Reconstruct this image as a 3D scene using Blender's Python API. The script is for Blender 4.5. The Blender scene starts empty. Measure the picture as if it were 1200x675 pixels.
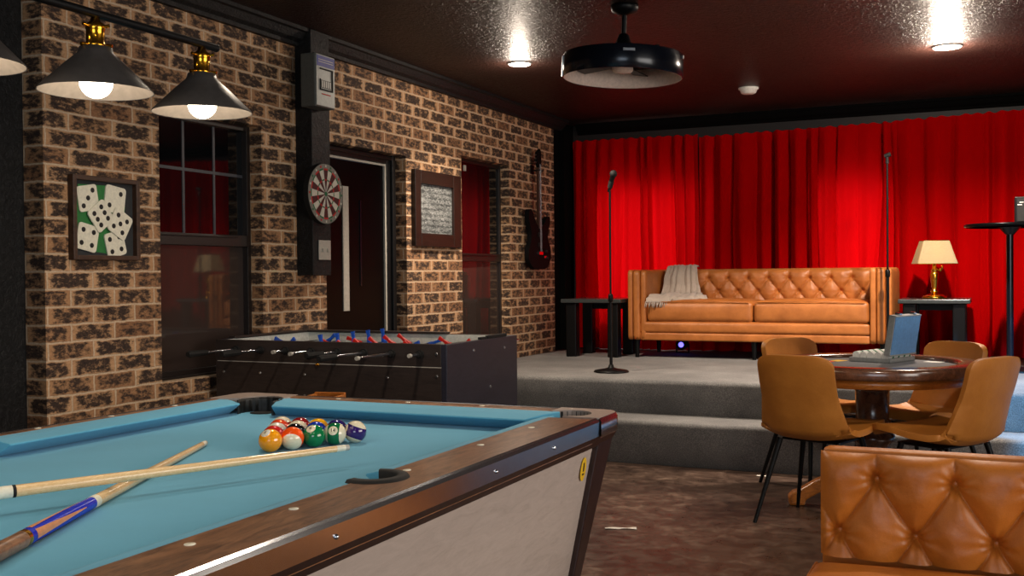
import bpy, bmesh, math, random
from mathutils import Vector, Matrix, Euler, noise
random.seed(7)
PI = math.pi
SC = bpy.context.scene
COL = SC.collection

# ---------------------------------------------------------------- materials
def lin(c):
    return tuple(((v/255.0)/12.92 if v/255.0 <= 0.04045 else ((v/255.0+0.055)/1.055)**2.4) for v in c)

class NT:
    """small helper around a node tree"""
    def __init__(self, name):
        self.m = bpy.data.materials.new(name); self.m.use_nodes = True
        self.t = self.m.node_tree; self.t.nodes.clear()
        self.out = self.t.nodes.new('ShaderNodeOutputMaterial')
    def n(self, kind, ins=None, **props):
        nd = self.t.nodes.new(kind)
        for k, v in props.items(): setattr(nd, k, v)
        for k, v in (ins or {}).items():
            s = nd.inputs[k]
            if hasattr(v, 'is_linked') or isinstance(v, bpy.types.NodeSocket): self.t.links.new(v, s)
            else: s.default_value = v
        return nd
    def math(self, op, a, b=0.0, c=0.0, clamp=False):
        nd = self.t.nodes.new('ShaderNodeMath'); nd.operation = op; nd.use_clamp = clamp
        for i, v in enumerate((a, b, c)):
            if isinstance(v, bpy.types.NodeSocket): self.t.links.new(v, nd.inputs[i])
            else: nd.inputs[i].default_value = v
        return nd.outputs[0]
    def ramp(self, fac, stops, interp='LINEAR'):
        nd = self.t.nodes.new('ShaderNodeValToRGB'); nd.color_ramp.interpolation = interp
        e = nd.color_ramp.elements
        while len(e) < len(stops): e.new(0.5)
        for el, (p, c) in zip(e, stops):
            el.position = p; el.color = (c[0], c[1], c[2], 1)
        self.t.links.new(fac, nd.inputs[0]); return nd.outputs[0]
    def mix(self, f, a, b, mode='MIX'):
        nd = self.t.nodes.new('ShaderNodeMix'); nd.data_type = 'RGBA'; nd.blend_type = mode
        for i, v in ((0, f), (6, a), (7, b)):
            if isinstance(v, bpy.types.NodeSocket): self.t.links.new(v, nd.inputs[i])
            elif i == 0: nd.inputs[0].default_value = v
            else: nd.inputs[i].default_value = (v[0], v[1], v[2], 1)
        return nd.outputs[2]
    def obj(self, scale=(1,1,1), rot=(0,0,0), loc=(0,0,0)):
        tc = self.n('ShaderNodeTexCoord')
        mp = self.n('ShaderNodeMapping', {'Vector': tc.outputs['Object'], 'Scale': scale, 'Rotation': rot, 'Location': loc})
        return mp.outputs[0]
    def noise(self, vec, scale, detail=3, rough=0.5, dist=0.0):
        nd = self.n('ShaderNodeTexNoise', {'Vector': vec, 'Scale': scale, 'Detail': detail, 'Roughness': rough, 'Distortion': dist})
        return nd.outputs[0]
    def bump(self, h, strength=0.3, dist=0.01, normal=None):
        ins = {'Height': h, 'Strength': strength, 'Distance': dist}
        if normal: ins['Normal'] = normal
        return self.n('ShaderNodeBump', ins).outputs[0]
    def pbr(self, color, rough=0.5, metal=0.0, normal=None, **kw):
        p = self.n('ShaderNodeBsdfPrincipled')
        def setv(k, v):
            if isinstance(v, bpy.types.NodeSocket): self.t.links.new(v, p.inputs[k])
            else:
                if k in ('Base Color', 'Emission Color', 'Sheen Tint', 'Coat Tint', 'Specular Tint') and len(v) == 3: v = (*v, 1)
                p.inputs[k].default_value = v
        setv('Base Color', color); setv('Roughness', rough); setv('Metallic', metal)
        if normal: setv('Normal', normal)
        for k, v in kw.items(): setv(k.replace('_', ' '), v)
        self.t.links.new(p.outputs[0], self.out.inputs[0])
        return p

MATS = {}
def simple(name, rgb, rough=0.5, metal=0.0, grain=0.0, gscale=60, bump=0.0, var=0.12, **kw):
    """plain material with a little procedural variation"""
    if name in MATS: return MATS[name]
    t = NT(name); c = lin(rgb); v = t.obj()
    nz = t.noise(v, gscale, 4, 0.6)
    dark = tuple(x*(1-var) for x in c); lite = tuple(min(1, x*(1+var)) for x in c)
    col = t.ramp(nz, [(0.3, dark), (0.7, lite)])
    nrm = t.bump(nz, bump, 0.002) if bump else None
    t.pbr(col, rough, metal, nrm, **kw)
    MATS[name] = t.m; return t.m

def emissive(name, rgb, strength):
    if name in MATS: return MATS[name]
    t = NT(name)
    e = t.n('ShaderNodeEmission', {'Color': (*lin(rgb), 1), 'Strength': strength})
    t.t.links.new(e.outputs[0], t.out.inputs[0]); MATS[name] = t.m; return t.m

def mat_brick():
    t = NT('brick')
    tc = t.n('ShaderNodeTexCoord'); s = t.n('ShaderNodeSeparateXYZ', {0: tc.outputs['Object']})
    along = t.math('ADD', s.outputs[0], s.outputs[1])
    vec = t.n('ShaderNodeCombineXYZ', {0: along, 1: s.outputs[2], 2: 0.0}).outputs[0]
    wob = t.n('ShaderNodeTexNoise', {'Vector': tc.outputs['Object'], 'Scale': 22.0, 'Detail': 3.0})
    wv = t.n('ShaderNodeVectorMath', {0: wob.outputs['Color'], 1: (0.5, 0.5, 0.5)}, operation='SUBTRACT').outputs[0]
    wv = t.n('ShaderNodeVectorMath', {0: wv, 'Scale': 0.012}, operation='SCALE').outputs[0]
    vec2 = t.n('ShaderNodeVectorMath', {0: vec, 1: wv}, operation='ADD').outputs[0]
    def brick(ms, sm, c1=(0,0,0,1), c2=(1,1,1,1), v=vec2):
        b = t.n('ShaderNodeTexBrick', {'Vector': v, 'Color1': c1, 'Color2': c2, 'Mortar': (0.5,0.5,0.5,1), 'Scale': 1.0,
                'Mortar Size': ms, 'Mortar Smooth': sm, 'Bias': 0.0, 'Brick Width': 0.254, 'Row Height': 0.078})
        b.offset = 0.5; return b
    b1 = brick(0.0055, 0.35)          # joints
    sp = t.n('ShaderNodeSeparateXYZ', {0: vec2})
    rowf = t.math('DIVIDE', sp.outputs[1], 0.078); row = t.math('FLOOR', rowf)
    odd = t.math('MODULO', t.math('ABSOLUTE', row), 2.0)
    off = t.math('MULTIPLY', t.math('SUBTRACT', 1.0, odd), 0.5)
    u = t.math('FRACT', t.math('ADD', t.math('DIVIDE', sp.outputs[0], 0.254), off)); v = t.math('FRACT', rowf)
    ex = t.math('MULTIPLY', t.math('MINIMUM', u, t.math('SUBTRACT', 1.0, u)), 0.254)
    ey = t.math('MULTIPLY', t.math('MINIMUM', v, t.math('SUBTRACT', 1.0, v)), 0.078)
    mx = t.n('ShaderNodeMapRange', {0: ex, 1: 0.004, 2: 0.042}, interpolation_type='SMOOTHSTEP').outputs[0]
    my = t.n('ShaderNodeMapRange', {0: ey, 1: 0.002, 2: 0.013}, interpolation_type='SMOOTHSTEP').outputs[0]
    rnd = t.n('ShaderNodeSeparateColor', {0: b1.outputs['Color']}).outputs[0]
    inner = t.math('MULTIPLY', mx, my)
    n1 = t.noise(t.n('ShaderNodeVectorMath', {0: vec, 1: (1.0, 1.9, 1.0)}, operation='MULTIPLY').outputs[0], 21, 5, 0.72, 0.15)
    n2 = t.noise(vec, 75, 4, 0.7)
    # dark burnt face of each brick
    a = t.math('MULTIPLY_ADD', inner, 0.62, t.math('MULTIPLY', n1, 2.6))
    a = t.math('ADD', a, t.math('MULTIPLY', rnd, 0.30))
    a = t.math('ADD', a, t.math('MULTIPLY', n2, 0.30))
    burnt = t.n('ShaderNodeMapRange', {0: a, 1: 1.78, 2: 2.36}, interpolation_type='SMOOTHSTEP').outputs[0]
    tan = t.ramp(t.math('ADD', t.math('MULTIPLY', n2, .6), t.math('MULTIPLY', rnd, .4)),
                 [(0.2, lin((128, 84, 54))), (0.5, lin((182, 138, 98))), (0.8, lin((214, 172, 130)))])
    dark = t.ramp(n2, [(0.35, lin((26, 19, 17))), (0.60, lin((66, 47, 36))), (0.80, lin((132, 96, 66)))])
    face = t.mix(burnt, tan, dark)
    mort = t.ramp(n2, [(0.3, lin((188, 160, 130))), (0.7, lin((222, 196, 166)))])
    col = t.mix(b1.outputs['Fac'], face, mort)
    h = t.math('SUBTRACT', 1.0, b1.outputs['Fac'])
    h = t.math('ADD', h, t.math('MULTIPLY', n2, 0.5)); h = t.math('ADD', h, t.math('MULTIPLY', n1, 0.35))
    t.pbr(col, 0.85, 0, t.bump(h, 0.75, 0.008)); return t.m

def mat_leather(name, rgb, dark, rough=0.38, scale=1.0):
    t = NT(name); v = t.obj((scale,)*3)
    n1 = t.noise(v, 6, 4, 0.6); n2 = t.noise(v, 320, 3, 0.6)
    col = t.ramp(t.math('MULTIPLY_ADD', n2, 0.25, t.math('MULTIPLY', n1, 0.8)), [(0.3, lin(dark)), (0.72, lin(rgb))])
    vor = t.n('ShaderNodeTexVoronoi', {'Vector': v, 'Scale': 260.0}).outputs[0]
    nn = t.noise(v, 14, 3, 0.6)
    b = t.bump(vor, 0.10, 0.001); b = t.bump(nn, 0.22, 0.012, b)
    t.pbr(col, rough, 0, b, Specular_IOR_Level=0.5); return t.m

def mat_wood(name, c1, c2, rough=0.35, scale=(4, 0.5, 4), coat=0.0, ns=9):
    t = NT(name); v = t.obj(scale)
    n1 = t.noise(v, ns, 6, 0.62, 1.4); n2 = t.noise(v, ns*9, 3, 0.6)
    f = t.math('MULTIPLY_ADD', n2, 0.25, t.math('MULTIPLY', n1, 0.85))
    col = t.ramp(f, [(0.36, lin(c1)), (0.5, tuple((a+b)/2 for a, b in zip(lin(c1), lin(c2)))), (0.68, lin(c2))])
    t.pbr(col, rough, 0, t.bump(n2, 0.06, 0.002), Coat_Weight=coat, Coat_Roughness=0.15); return t.m

def mat_cloth(name, rgb, scale=900, rough=0.95, var=0.15, big=3.0, bstr=0.15, sheen=0.2):
    t = NT(name); v = t.obj(); c = lin(rgb)
    n1 = t.noise(v, big, 4, 0.55); n2 = t.noise(v, scale, 2, 0.7)
    f = t.math('MULTIPLY_ADD', n2, 0.35, t.math('MULTIPLY', n1, 0.65))
    col = t.ramp(f, [(0.3, tuple(x*(1-var) for x in c)), (0.7, tuple(x*(1+var) for x in c))])
    t.pbr(col, rough, 0, t.bump(n2, bstr, 0.002), Sheen_Weight=sheen); return t.m

def mat_carpet():
    t = NT('grey_carpet'); v = t.obj()
    n1 = t.noise(v, 2.6, 4, 0.6); n2 = t.noise(v, 170, 3, 0.8)
    f = t.math('MULTIPLY_ADD', n2, 0.75, t.math('MULTIPLY', n1, 0.35))
    col = t.ramp(f, [(0.32, lin((58, 58, 59))), (0.55, lin((112, 111, 110))), (0.78, lin((168, 166, 162)))])
    n3 = t.noise(t.obj((1.2, 1, 0.5)), 3.2, 2, 0.5, 0.6)
    b = t.bump(n2, 0.5, 0.006); b = t.bump(n3, 0.25, 0.06, b)
    t.pbr(col, 0.97, 0, b, Sheen_Weight=0.15); return t.m

def mat_floor():
    t = NT('stained_concrete'); v = t.obj()
    n1 = t.noise(v, 1.5, 6, 0.65, 0.8); n2 = t.noise(v, 11, 6, 0.7, 0.4); n3 = t.noise(v, 90, 3, 0.7)
    f = t.math('ADD', t.math('MULTIPLY', n1, 0.5), t.math('MULTIPLY', n2, 0.5))
    col = t.ramp(f, [(0.34, lin((34, 23, 19))), (0.45, lin((66, 50, 41))), (0.54, lin((88, 69, 58))), (0.66, lin((132, 110, 94)))])
    speck = t.n('ShaderNodeMapRange', {0: t.noise(v, 34, 4, 0.75), 1: 0.72, 2: 0.76}).outputs[0]
    col = t.mix(t.math('MULTIPLY', speck, 0.6), col, lin((170, 146, 128)))
    ro = t.math('MULTIPLY_ADD', n2, 0.5, 0.1)
    t.pbr(col, ro, 0, t.bump(n3, 0.12, 0.003), Specular_IOR_Level=0.5); return t.m

def mat_ceiling():
    t = NT('textured_dark_paint'); v = t.obj()
    n1 = t.noise(v, 46, 4, 0.6, 0.6); n2 = t.noise(v, 1.2, 3, 0.5)
    col = t.ramp(n2, [(0.3, lin((38, 23, 19))), (0.7, lin((54, 32, 26)))])
    h = t.n('ShaderNodeMapRange', {0: n1, 1: 0.46, 2: 0.62}, interpolation_type='SMOOTHSTEP').outputs[0]
    t.pbr(col, 0.43, 0, t.bump(h, 0.6, 0.010), Specular_IOR_Level=0.3); return t.m

def mat_curtain():
    t = NT('red_curtain_cloth'); v = t.obj()
    n2 = t.noise(v, 500, 2, 0.6)
    nb = t.bump(n2, 0.08, 0.002)
    d = t.n('ShaderNodeBsdfDiffuse', {'Color': (0.50, 0.0012, 0.002, 1), 'Roughness': 0.6, 'Normal': nb})
    tr = t.n('ShaderNodeBsdfTranslucent', {'Color': (0.75, 0.003, 0.006, 1), 'Normal': nb})
    g = t.n('ShaderNodeBsdfSheen' if hasattr(bpy.types, 'ShaderNodeBsdfSheen') else 'ShaderNodeBsdfGlossy', {'Color': (0.5, 0.01, 0.01, 1), 'Roughness': 0.4})
    m = t.n('ShaderNodeMixShader', {0: 0.22, 1: d.outputs[0], 2: tr.outputs[0]})
    m2 = t.n('ShaderNodeMixShader', {0: 0.06, 1: m.outputs[0], 2: g.outputs[0]})
    t.t.links.new(m2.outputs[0], t.out.inputs[0]); return t.m

def mat_black_texture():
    t = NT('black_rough_paint'); v = t.obj()
    n = t.noise(v, 38, 5, 0.7, 0.8)
    col = t.ramp(n, [(0.35, lin((9, 9, 10))), (0.75, lin((24, 24, 26)))])
    t.pbr(col, 0.55, 0, t.bump(n, 0.8, 0.012), Specular_IOR_Level=0.35); return t.m

def mat_glass_pane(name, rgb, ior=1.9):
    t = NT(name)
    n = t.noise(t.obj(), 2.2, 2, 0.5)
    col = t.ramp(n, [(0.3, lin(rgb)), (0.7, tuple(1.25*x for x in lin(rgb)))])
    t.pbr(col, 0.035, 0, t.bump(n, 0.012, 0.02), IOR=ior, Specular_IOR_Level=0.5); return t.m

def ball_mat(name, rgb, stripe, axis, num):
    """pool ball: solid or striped, with a white number disc"""
    t = NT(name); tc = t.n('ShaderNodeTexCoord')
    nv = t.n('ShaderNodeVectorMath', {0: tc.outputs['Object']}, operation='NORMALIZE').outputs[0]
    def dot(a):
        return t.n('ShaderNodeVectorMath', {0: nv, 1: tuple(Vector(a).normalized())}, operation='DOT_PRODUCT').outputs[1]
    ivory = lin((238, 226, 196)); c = lin(rgb)
    if stripe:
        f = t.math('ABSOLUTE', dot(axis)); f = t.math('GREATER_THAN', f, 0.52)
        col = t.mix(f, c, ivory)
    else: col = t.mix(0.0, c, ivory)
    d = t.math('GREATER_THAN', dot(num), 0.91)
    col = t.mix(d, col, ivory)
    t.pbr(col, 0.10, 0, None, Coat_Weight=0.6, Coat_Roughness=0.03); return t.m

def mat_chalkboard():
    t = NT('chalkboard_face')
    tc = t.n('ShaderNodeTexCoord'); s = t.n('ShaderNodeSeparateXYZ', {0: tc.outputs['Object']})
    y, z = s.outputs[1], s.outputs[2]
    v1 = t.n('ShaderNodeCombineXYZ', {0: t.math('MULTIPLY', y, 40.0), 1: t.math('MULTIPLY', z, 95.0), 2: 0.0}).outputs[0]
    n1 = t.noise(v1, 1.0, 4, 0.75, 1.2)
    rows = t.math('ABSOLUTE', t.math('SINE', t.math('MULTIPLY', z, 78.0)))
    smear = t.noise(v1, 0.12, 3, 0.6)
    a = t.math('ADD', t.math('MULTIPLY', n1, 1.1), t.math('MULTIPLY', rows, 0.10))
    a = t.math('ADD', a, t.math('MULTIPLY', smear, 0.3))
    m = t.n('ShaderNodeMapRange', {0: a, 1: 0.68, 2: 1.02}).outputs[0]
    col = t.mix(m, lin((44, 48, 50)), lin((168, 172, 172)))
    t.pbr(col, 0.9); return t.m

M = {}
def build_mats():
    M['brick'] = mat_brick(); M['floor'] = mat_floor(); M['ceiling'] = mat_ceiling(); M['carpet'] = mat_carpet()
    M['curtain'] = mat_curtain(); M['blackpaint'] = mat_black_texture()
    M['wall'] = simple('dark_wall_paint', (24, 20, 20), 0.6, bump=0.1)
    M['rearwall'] = simple('rear_wall_paint', (122, 104, 88), 0.8, bump=0.1)
    M['trim'] = simple('black_trim', (16, 15, 16), 0.38, gscale=30, bump=0.15)
    M['black'] = simple('black_metal', (5, 5, 6), 0.45, 0.0, Specular_IOR_Level=0.25)
    M['matblack'] = simple('matt_black_paint', (3, 3, 3), 0.9, Specular_IOR_Level=0.1)
    M['blackgloss'] = simple('black_gloss', (5, 5, 6), 0.28, Specular_IOR_Level=0.12)
    M['navygloss'] = simple('navy_gloss', (16, 20, 30), 0.2, 0.3)
    M['chrome'] = simple('chrome', (214, 218, 224), 0.12, 1.0, var=0.04)
    M['strip'] = simple('polished_edge_metal', (206, 212, 222), 0.2, 1.0, var=0.04)
    M['steel'] = simple('brushed_steel', (170, 172, 174), 0.3, 1.0)
    M['brass'] = simple('brass', (222, 160, 44), 0.18, 1.0, var=0.05)
    M['gold'] = simple('polished_brass', (214, 158, 58), 0.2, 1.0, var=0.05)
    M['white'] = simple('white_paint', (225, 222, 215), 0.45)
    M['liner'] = simple('shade_lining', (244, 220, 204), 0.6)
    M['leather'] = mat_leather('cognac_leather', (196, 120, 58), (148, 84, 34), 0.46)
    M['leather_near'] = mat_leather('orange_tan_leather', (206, 124, 44), (160, 86, 24), 0.43)
    M['chair'] = mat_leather('caramel_leatherette', (184, 118, 44), (158, 94, 28), 0.5)
    M['chair_in'] = mat_leather('caramel_leatherette_seat', (184, 118, 44), (158, 94, 28), 0.5)
    M['felt'] = mat_cloth('teal_billiard_cloth', (90, 167, 200), 700, 0.95, 0.10, 3.0, 0.05, 0.1)
    M['walnut'] = mat_wood('walnut_laminate', (66, 40, 25), (158, 112, 78), 0.30, (5, 0.9, 5), 0.4)
    M['orangewood'] = mat_wood('orange_stained_wood', (120, 60, 14), (176, 98, 30), 0.3, (3, 1, 3), 0.4)
    M['darkwood'] = mat_wood('dark_cabinet_wood', (24, 12, 10), (52, 28, 22), 0.35, (6, 6, 0.8))
    M['mahogany'] = mat_wood('mahogany', (50, 30, 22), (106, 68, 48), 0.22, (2, 2, 2), 0.6)
    M['honey'] = mat_wood('honey_oak', (140, 74, 22), (196, 118, 46), 0.3, (2, 2, 6), 0.4)
    M['maple'] = mat_wood('maple_shaft', (218, 176, 122), (240, 208, 158), 0.25, (30, 2, 30), 0.5)
    M['cabinet'] = mat_wood('grey_beige_laminate', (168, 152, 142), (184, 168, 158), 0.5, (1, 1, 5))
    M['frame'] = mat_wood('espresso_frame_wood', (22, 14, 11), (42, 27, 21), 0.4, (4, 1, 4))
    M['picframe'] = mat_wood('brown_picture_frame_wood', (44, 28, 20), (78, 52, 36), 0.5, (4, 1, 4))
    M['foos'] = mat_wood('black_brown_laminate', (36, 30, 28), (54, 45, 42), 0.42, (1, 1, 6))
    M['foos_daylit'] = mat_wood('daylit_laminate', (28, 28, 38), (42, 42, 54), 0.4, (1, 1, 4))  # blue cast of cool daylight put into the end panels' colour
    M['pocket'] = simple('black_pocket_leather', (24, 22, 20), 0.5, gscale=120, bump=0.5)
    M['hole'] = simple('pocket_dark', (6, 6, 7), 0.9)
    M['blue'] = simple('blue_plastic', (24, 84, 196), 0.35)
    M['red'] = simple('red_plastic', (214, 34, 22), 0.35)
    M['bluelac'] = simple('blue_lacquer', (16, 44, 196), 0.2)
    M['peach'] = simple('peach_inlay', (222, 150, 104), 0.3)
    M['bluecase'] = simple('blue_case_panel', (92, 144, 196), 0.3)
    M['silver'] = simple('silver_edge', (176, 180, 180), 0.35, 0.6)
    M['shade'] = None
    M['felt_dark'] = mat_cloth('dark_table_felt', (52, 44, 42), 500, 0.7)
    M['throw'] = mat_cloth('grey_woven_throw', (176, 162, 150), 160, 0.98, 0.22, 5.0, 0.6, 0.3)
    M['rubber'] = simple('black_rubber', (6, 6, 6), 0.75)
    M['paper'] = simple('white_paper', (235, 230, 220), 0.8)
    M['metalgrey'] = simple('grey_box_metal', (150, 152, 148), 0.45, 0.3)
    M['boxside'] = simple('grey_green_box_side', (84, 86, 82), 0.5, 0.2)
    M['plate'] = simple('ivory_plate', (176, 172, 162), 0.4)
    M['label'] = simple('violet_label', (70, 74, 140), 0.5)
    M['pane_hi'] = mat_glass_pane('dark_window_glass', (10, 11, 13), 1.75)
    M['pane_lo'] = mat_glass_pane('screened_window_glass', (58, 48, 44), 1.5)
    M['muntin'] = simple('grey_muntin', (66, 68, 74), 0.5)
    M['sash'] = simple('dark_bronze_sash', (34, 27, 25), 0.4)
    M['guitar'] = simple('black_lacquer', (5, 5, 6), 0.75, Specular_IOR_Level=0.15)
    M['fret'] = mat_wood('rosewood_neck', (40, 22, 16), (74, 44, 30), 0.4)
    M['green'] = simple('green_backing', (44, 120, 58), 0.7)
    M['mat'] = simple('dark_grey_matting', (46, 48, 50), 0.8)
    M['die'] = simple('ivory_die', (232, 228, 208), 0.4)
    M['pip'] = simple('black_pip', (16, 16, 16), 0.5)
    M['stain'] = simple('green_felt', (40, 110, 70), 0.9)
    M['grille'] = simple('dark_brown_motor', (42, 26, 24), 0.5)
    M['tabletop_gray'] = simple('grey_gloss_top', (56, 60, 60), 0.25)
    M['dart_dark'] = simple('dark_sisal', (74, 22, 22), 0.85, bump=0.4)
    M['dart_light'] = simple('pale_sisal', (196, 190, 176), 0.85, bump=0.4)
    M['dart_red'] = simple('red_sisal', (176, 30, 26), 0.85, bump=0.4)
    M['dart_green'] = simple('green_sisal', (34, 96, 60), 0.85, bump=0.4)
    M['sticker'] = simple('yellow_sticker', (232, 186, 30), 0.5)
    M['chalk'] = mat_chalkboard()
build_mats()

def mat_shade():
    t = NT('lamp_shade_fabric')
    n = t.noise(t.obj(), 300, 2, 0.6)
    col = t.ramp(n, [(0.3, lin((196, 178, 140))), (0.7, lin((222, 204, 166)))])
    d = t.n('ShaderNodeBsdfDiffuse', {'Color': col}); tr = t.n('ShaderNodeBsdfTranslucent', {'Color': col})
    m = t.n('ShaderNodeMixShader', {0: 0.45, 1: d.outputs[0], 2: tr.outputs[0]})
    t.t.links.new(m.outputs[0], t.out.inputs[0]); return t.m
M['shade'] = mat_shade()

# ---------------------------------------------------------------- mesh helper
class MB:
    def __init__(s): s.v = []; s.f = []; s.mi = []; s.sm = []
    def add(s, vs, fs, mi=0, smooth=False, mat=None):
        o = len(s.v)
        for p in vs:
            p = Vector(p)
            s.v.append(mat @ p if mat else p)
        for f in fs:
            s.f.append([o+i for i in f]); s.mi.append(mi); s.sm.append(smooth)
        return s
    def box(s, a, b, mi=0, mat=None):
        (x0,y0,z0),(x1,y1,z1) = a, b
        vs = [(x0,y0,z0),(x1,y0,z0),(x1,y1,z0),(x0,y1,z0),(x0,y0,z1),(x1,y0,z1),(x1,y1,z1),(x0,y1,z1)]
        return s.add(vs, [(0,3,2,1),(4,5,6,7),(0,1,5,4),(1,2,6,5),(2,3,7,6),(3,0,4,7)], mi, False, mat)
    def hexa(s, lo, hi, mi=0, mat=None):
        """lo, hi: four corners each, counter-clockwise seen from above"""
        return s.add(list(lo)+list(hi), [(3,2,1,0),(4,5,6,7),(0,1,5,4),(1,2,6,5),(2,3,7,6),(3,0,4,7)], mi, False, mat)
    def tube(s, p, q, r0, r1=None, n=16, mi=0, caps=True, smooth=True, mat=None):
        r1 = r0 if r1 is None else r1
        p, q = Vector(p), Vector(q); d = (q-p).normalized()
        a = d.orthogonal().normalized(); b = d.cross(a)
        vs = []
        for c, r in ((p, r0), (q, r1)):
            for i in range(n):
                t = 2*PI*i/n; vs.append(c + (a*math.cos(t)+b*math.sin(t))*r)
        s.add(vs, [(i, (i+1) % n, n+(i+1) % n, n+i) for i in range(n)], mi, smooth, mat)
        if caps:
            s.add(vs[:n], [tuple(reversed(range(n)))], mi, False, mat); s.add(vs[n:], [tuple(range(n))], mi, False, mat)
        return s
    def path(s, pts, r, n=10, mi=0):
        pts = [Vector(p) for p in pts]; vs = []; rr = r if isinstance(r, (list, tuple)) else [r]*len(pts)
        a = None
        for i, p in enumerate(pts):
            d = (pts[min(i+1, len(pts)-1)] - pts[max(i-1, 0)]).normalized()
            a = (d.orthogonal() if a is None else a - d*a.dot(d)).normalized(); b = d.cross(a)
            for k in range(n):
                t = 2*PI*k/n; vs.append(p + (a*math.cos(t)+b*math.sin(t))*rr[i])
        fs = []
        for i in range(len(pts)-1):
            for k in range(n): fs.append((i*n+k, i*n+(k+1) % n, (i+1)*n+(k+1) % n, (i+1)*n+k))
        fs.append(tuple(reversed(range(n)))); fs.append(tuple((len(pts)-1)*n+k for k in range(n)))
        return s.add(vs, fs, mi, True)
    def lathe(s, prof, c=(0,0,0), n=32, mi=0, smooth=True, closed=False, mat=None, cap=True):
        """prof: (r, z) from bottom up"""
        vs = []; c = Vector(c)
        for r, z in prof:
            for k in range(n):
                t = 2*PI*k/n; vs.append(c + Vector((r*math.cos(t), r*math.sin(t), z)))
        m = len(prof); fs = []
        for i in range(m if closed else m-1):
            j = (i+1) % m
            for k in range(n): fs.append((i*n+k, i*n+(k+1) % n, j*n+(k+1) % n, j*n+k))
        if not closed and cap:
            if prof[0][0] > 1e-6: fs.append(tuple(reversed(range(n))))
            if prof[-1][0] > 1e-6: fs.append(tuple((m-1)*n+k for k in range(n)))
        return s.add(vs, fs, mi, smooth, mat)
    def grid(s, fn, nu, nv, mi=0, smooth=True, flip=False):
        vs = [fn(i/nu, j/nv) for j in range(nv+1) for i in range(nu+1)]
        fs = []
        for j in range(nv):
            for i in range(nu):
                q = (j*(nu+1)+i, j*(nu+1)+i+1, (j+1)*(nu+1)+i+1, (j+1)*(nu+1)+i)
                fs.append(tuple(reversed(q)) if flip else q)
        return s.add(vs, fs, mi, smooth)
    def poly(s, pts, h0, h1, mi=0, axis='z', side_smooth=False):
        """extruded outline (list of 2D points ccw)"""
        def P(p, h): return (p[0], p[1], h) if axis == 'z' else ((h, p[0], p[1]) if axis == 'x' else (p[0], h, p[1]))
        n = len(pts)
        vs = [P(p, h0) for p in pts] + [P(p, h1) for p in pts]
        s.add(vs, [tuple(reversed(range(n))), tuple(range(n, 2*n))], mi)
        s.add(vs, [(i, (i+1) % n, n+(i+1) % n, n+i) for i in range(n)], mi, side_smooth)
        return s
    def sphere(s, c, r, n=16, m=10, mi=0, sc=(1,1,1)):
        prof = []
        vs = [Vector(c)+Vector((0,0,-r*sc[2]))]
        for j in range(1, m):
            ph = -PI/2 + PI*j/m
            for k in range(n):
                t = 2*PI*k/n; vs.append(Vector(c)+Vector((r*sc[0]*math.cos(ph)*math.cos(t), r*sc[1]*math.cos(ph)*math.sin(t), r*sc[2]*math.sin(ph))))
        vs.append(Vector(c)+Vector((0,0,r*sc[2]))); L = len(vs)-1; fs = []
        for k in range(n): fs.append((0, 1+(k+1) % n, 1+k)); fs.append((L, L-n+k, L-n+(k+1) % n))
        for j in range(m-2):
            for k in range(n): fs.append((1+j*n+k, 1+j*n+(k+1) % n, 1+(j+1)*n+(k+1) % n, 1+(j+1)*n+k))
        return s.add(vs, fs, mi, True)
    def build(s, name, mats, parent=None, bevel=0.0, seg=2, label=None, solid=0.0, subsurf=0, recalc=True, weld=False):
        me = bpy.data.meshes.new(name); me.from_pydata([tuple(v) for v in s.v], [], s.f)
        mats = mats if isinstance(mats, (list, tuple)) else [mats]
        for m in mats: me.materials.append(m)
        for p, mi, sm in zip(me.polygons, s.mi, s.sm): p.material_index = mi; p.use_smooth = sm
        if recalc or weld:
            bm = bmesh.new(); bm.from_mesh(me)
            if weld: bmesh.ops.remove_doubles(bm, verts=bm.verts, dist=1e-5)
            if recalc: bmesh.ops.recalc_face_normals(bm, faces=bm.faces)
            bm.to_mesh(me); bm.free()
        o = bpy.data.objects.new(name, me); COL.objects.link(o)
        if parent: o.parent = parent
        if label: o['label'] = label
        if subsurf:
            md = o.modifiers.new('subdivide', 'SUBSURF'); md.levels = subsurf; md.render_levels = subsurf
        if solid:
            md = o.modifiers.new('thick', 'SOLIDIFY'); md.thickness = solid; md.offset = 0
        if bevel:
            md = o.modifiers.new('bevel', 'BEVEL'); md.width = bevel; md.segments = seg; md.limit_method = 'ANGLE'; md.angle_limit = math.radians(40)
            md.harden_normals = False
        return o

def thing(name, label, cat, loc=(0,0,0), rz=0, group=None):
    o = bpy.data.objects.new(name, None); COL.objects.link(o); o.empty_display_size = 0.1
    o.location = loc; o.rotation_euler = (0, 0, rz); o['label'] = label; o['category'] = cat
    if group: o['group'] = group
    return o
def tag(o, label, cat, group=None):
    o['label'] = label; o['category'] = cat
    if group: o['group'] = group
    return o
def struct(o): o['kind'] = 'structure'; return o
def copy_tree(o, parent=None):
    c = o.copy(); COL.objects.link(c)
    if parent: c.parent = parent
    for ch in list(o.children): copy_tree(ch, c)
    return c

# ---------------------------------------------------------------- room
CZ = 2.66           # ceiling
W1a, W1b, W1z0, W1z1 = 3.985, 4.78, 0.70, 2.06     # first window opening (y, z)
DRa, DRb, DRz1 = 5.40, 6.377, 2.05                 # door opening
W2a, W2b, W2z0, W2z1 = 7.22, 8.10, 0.60, 2.14      # second window opening
REC = 0.09

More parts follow.
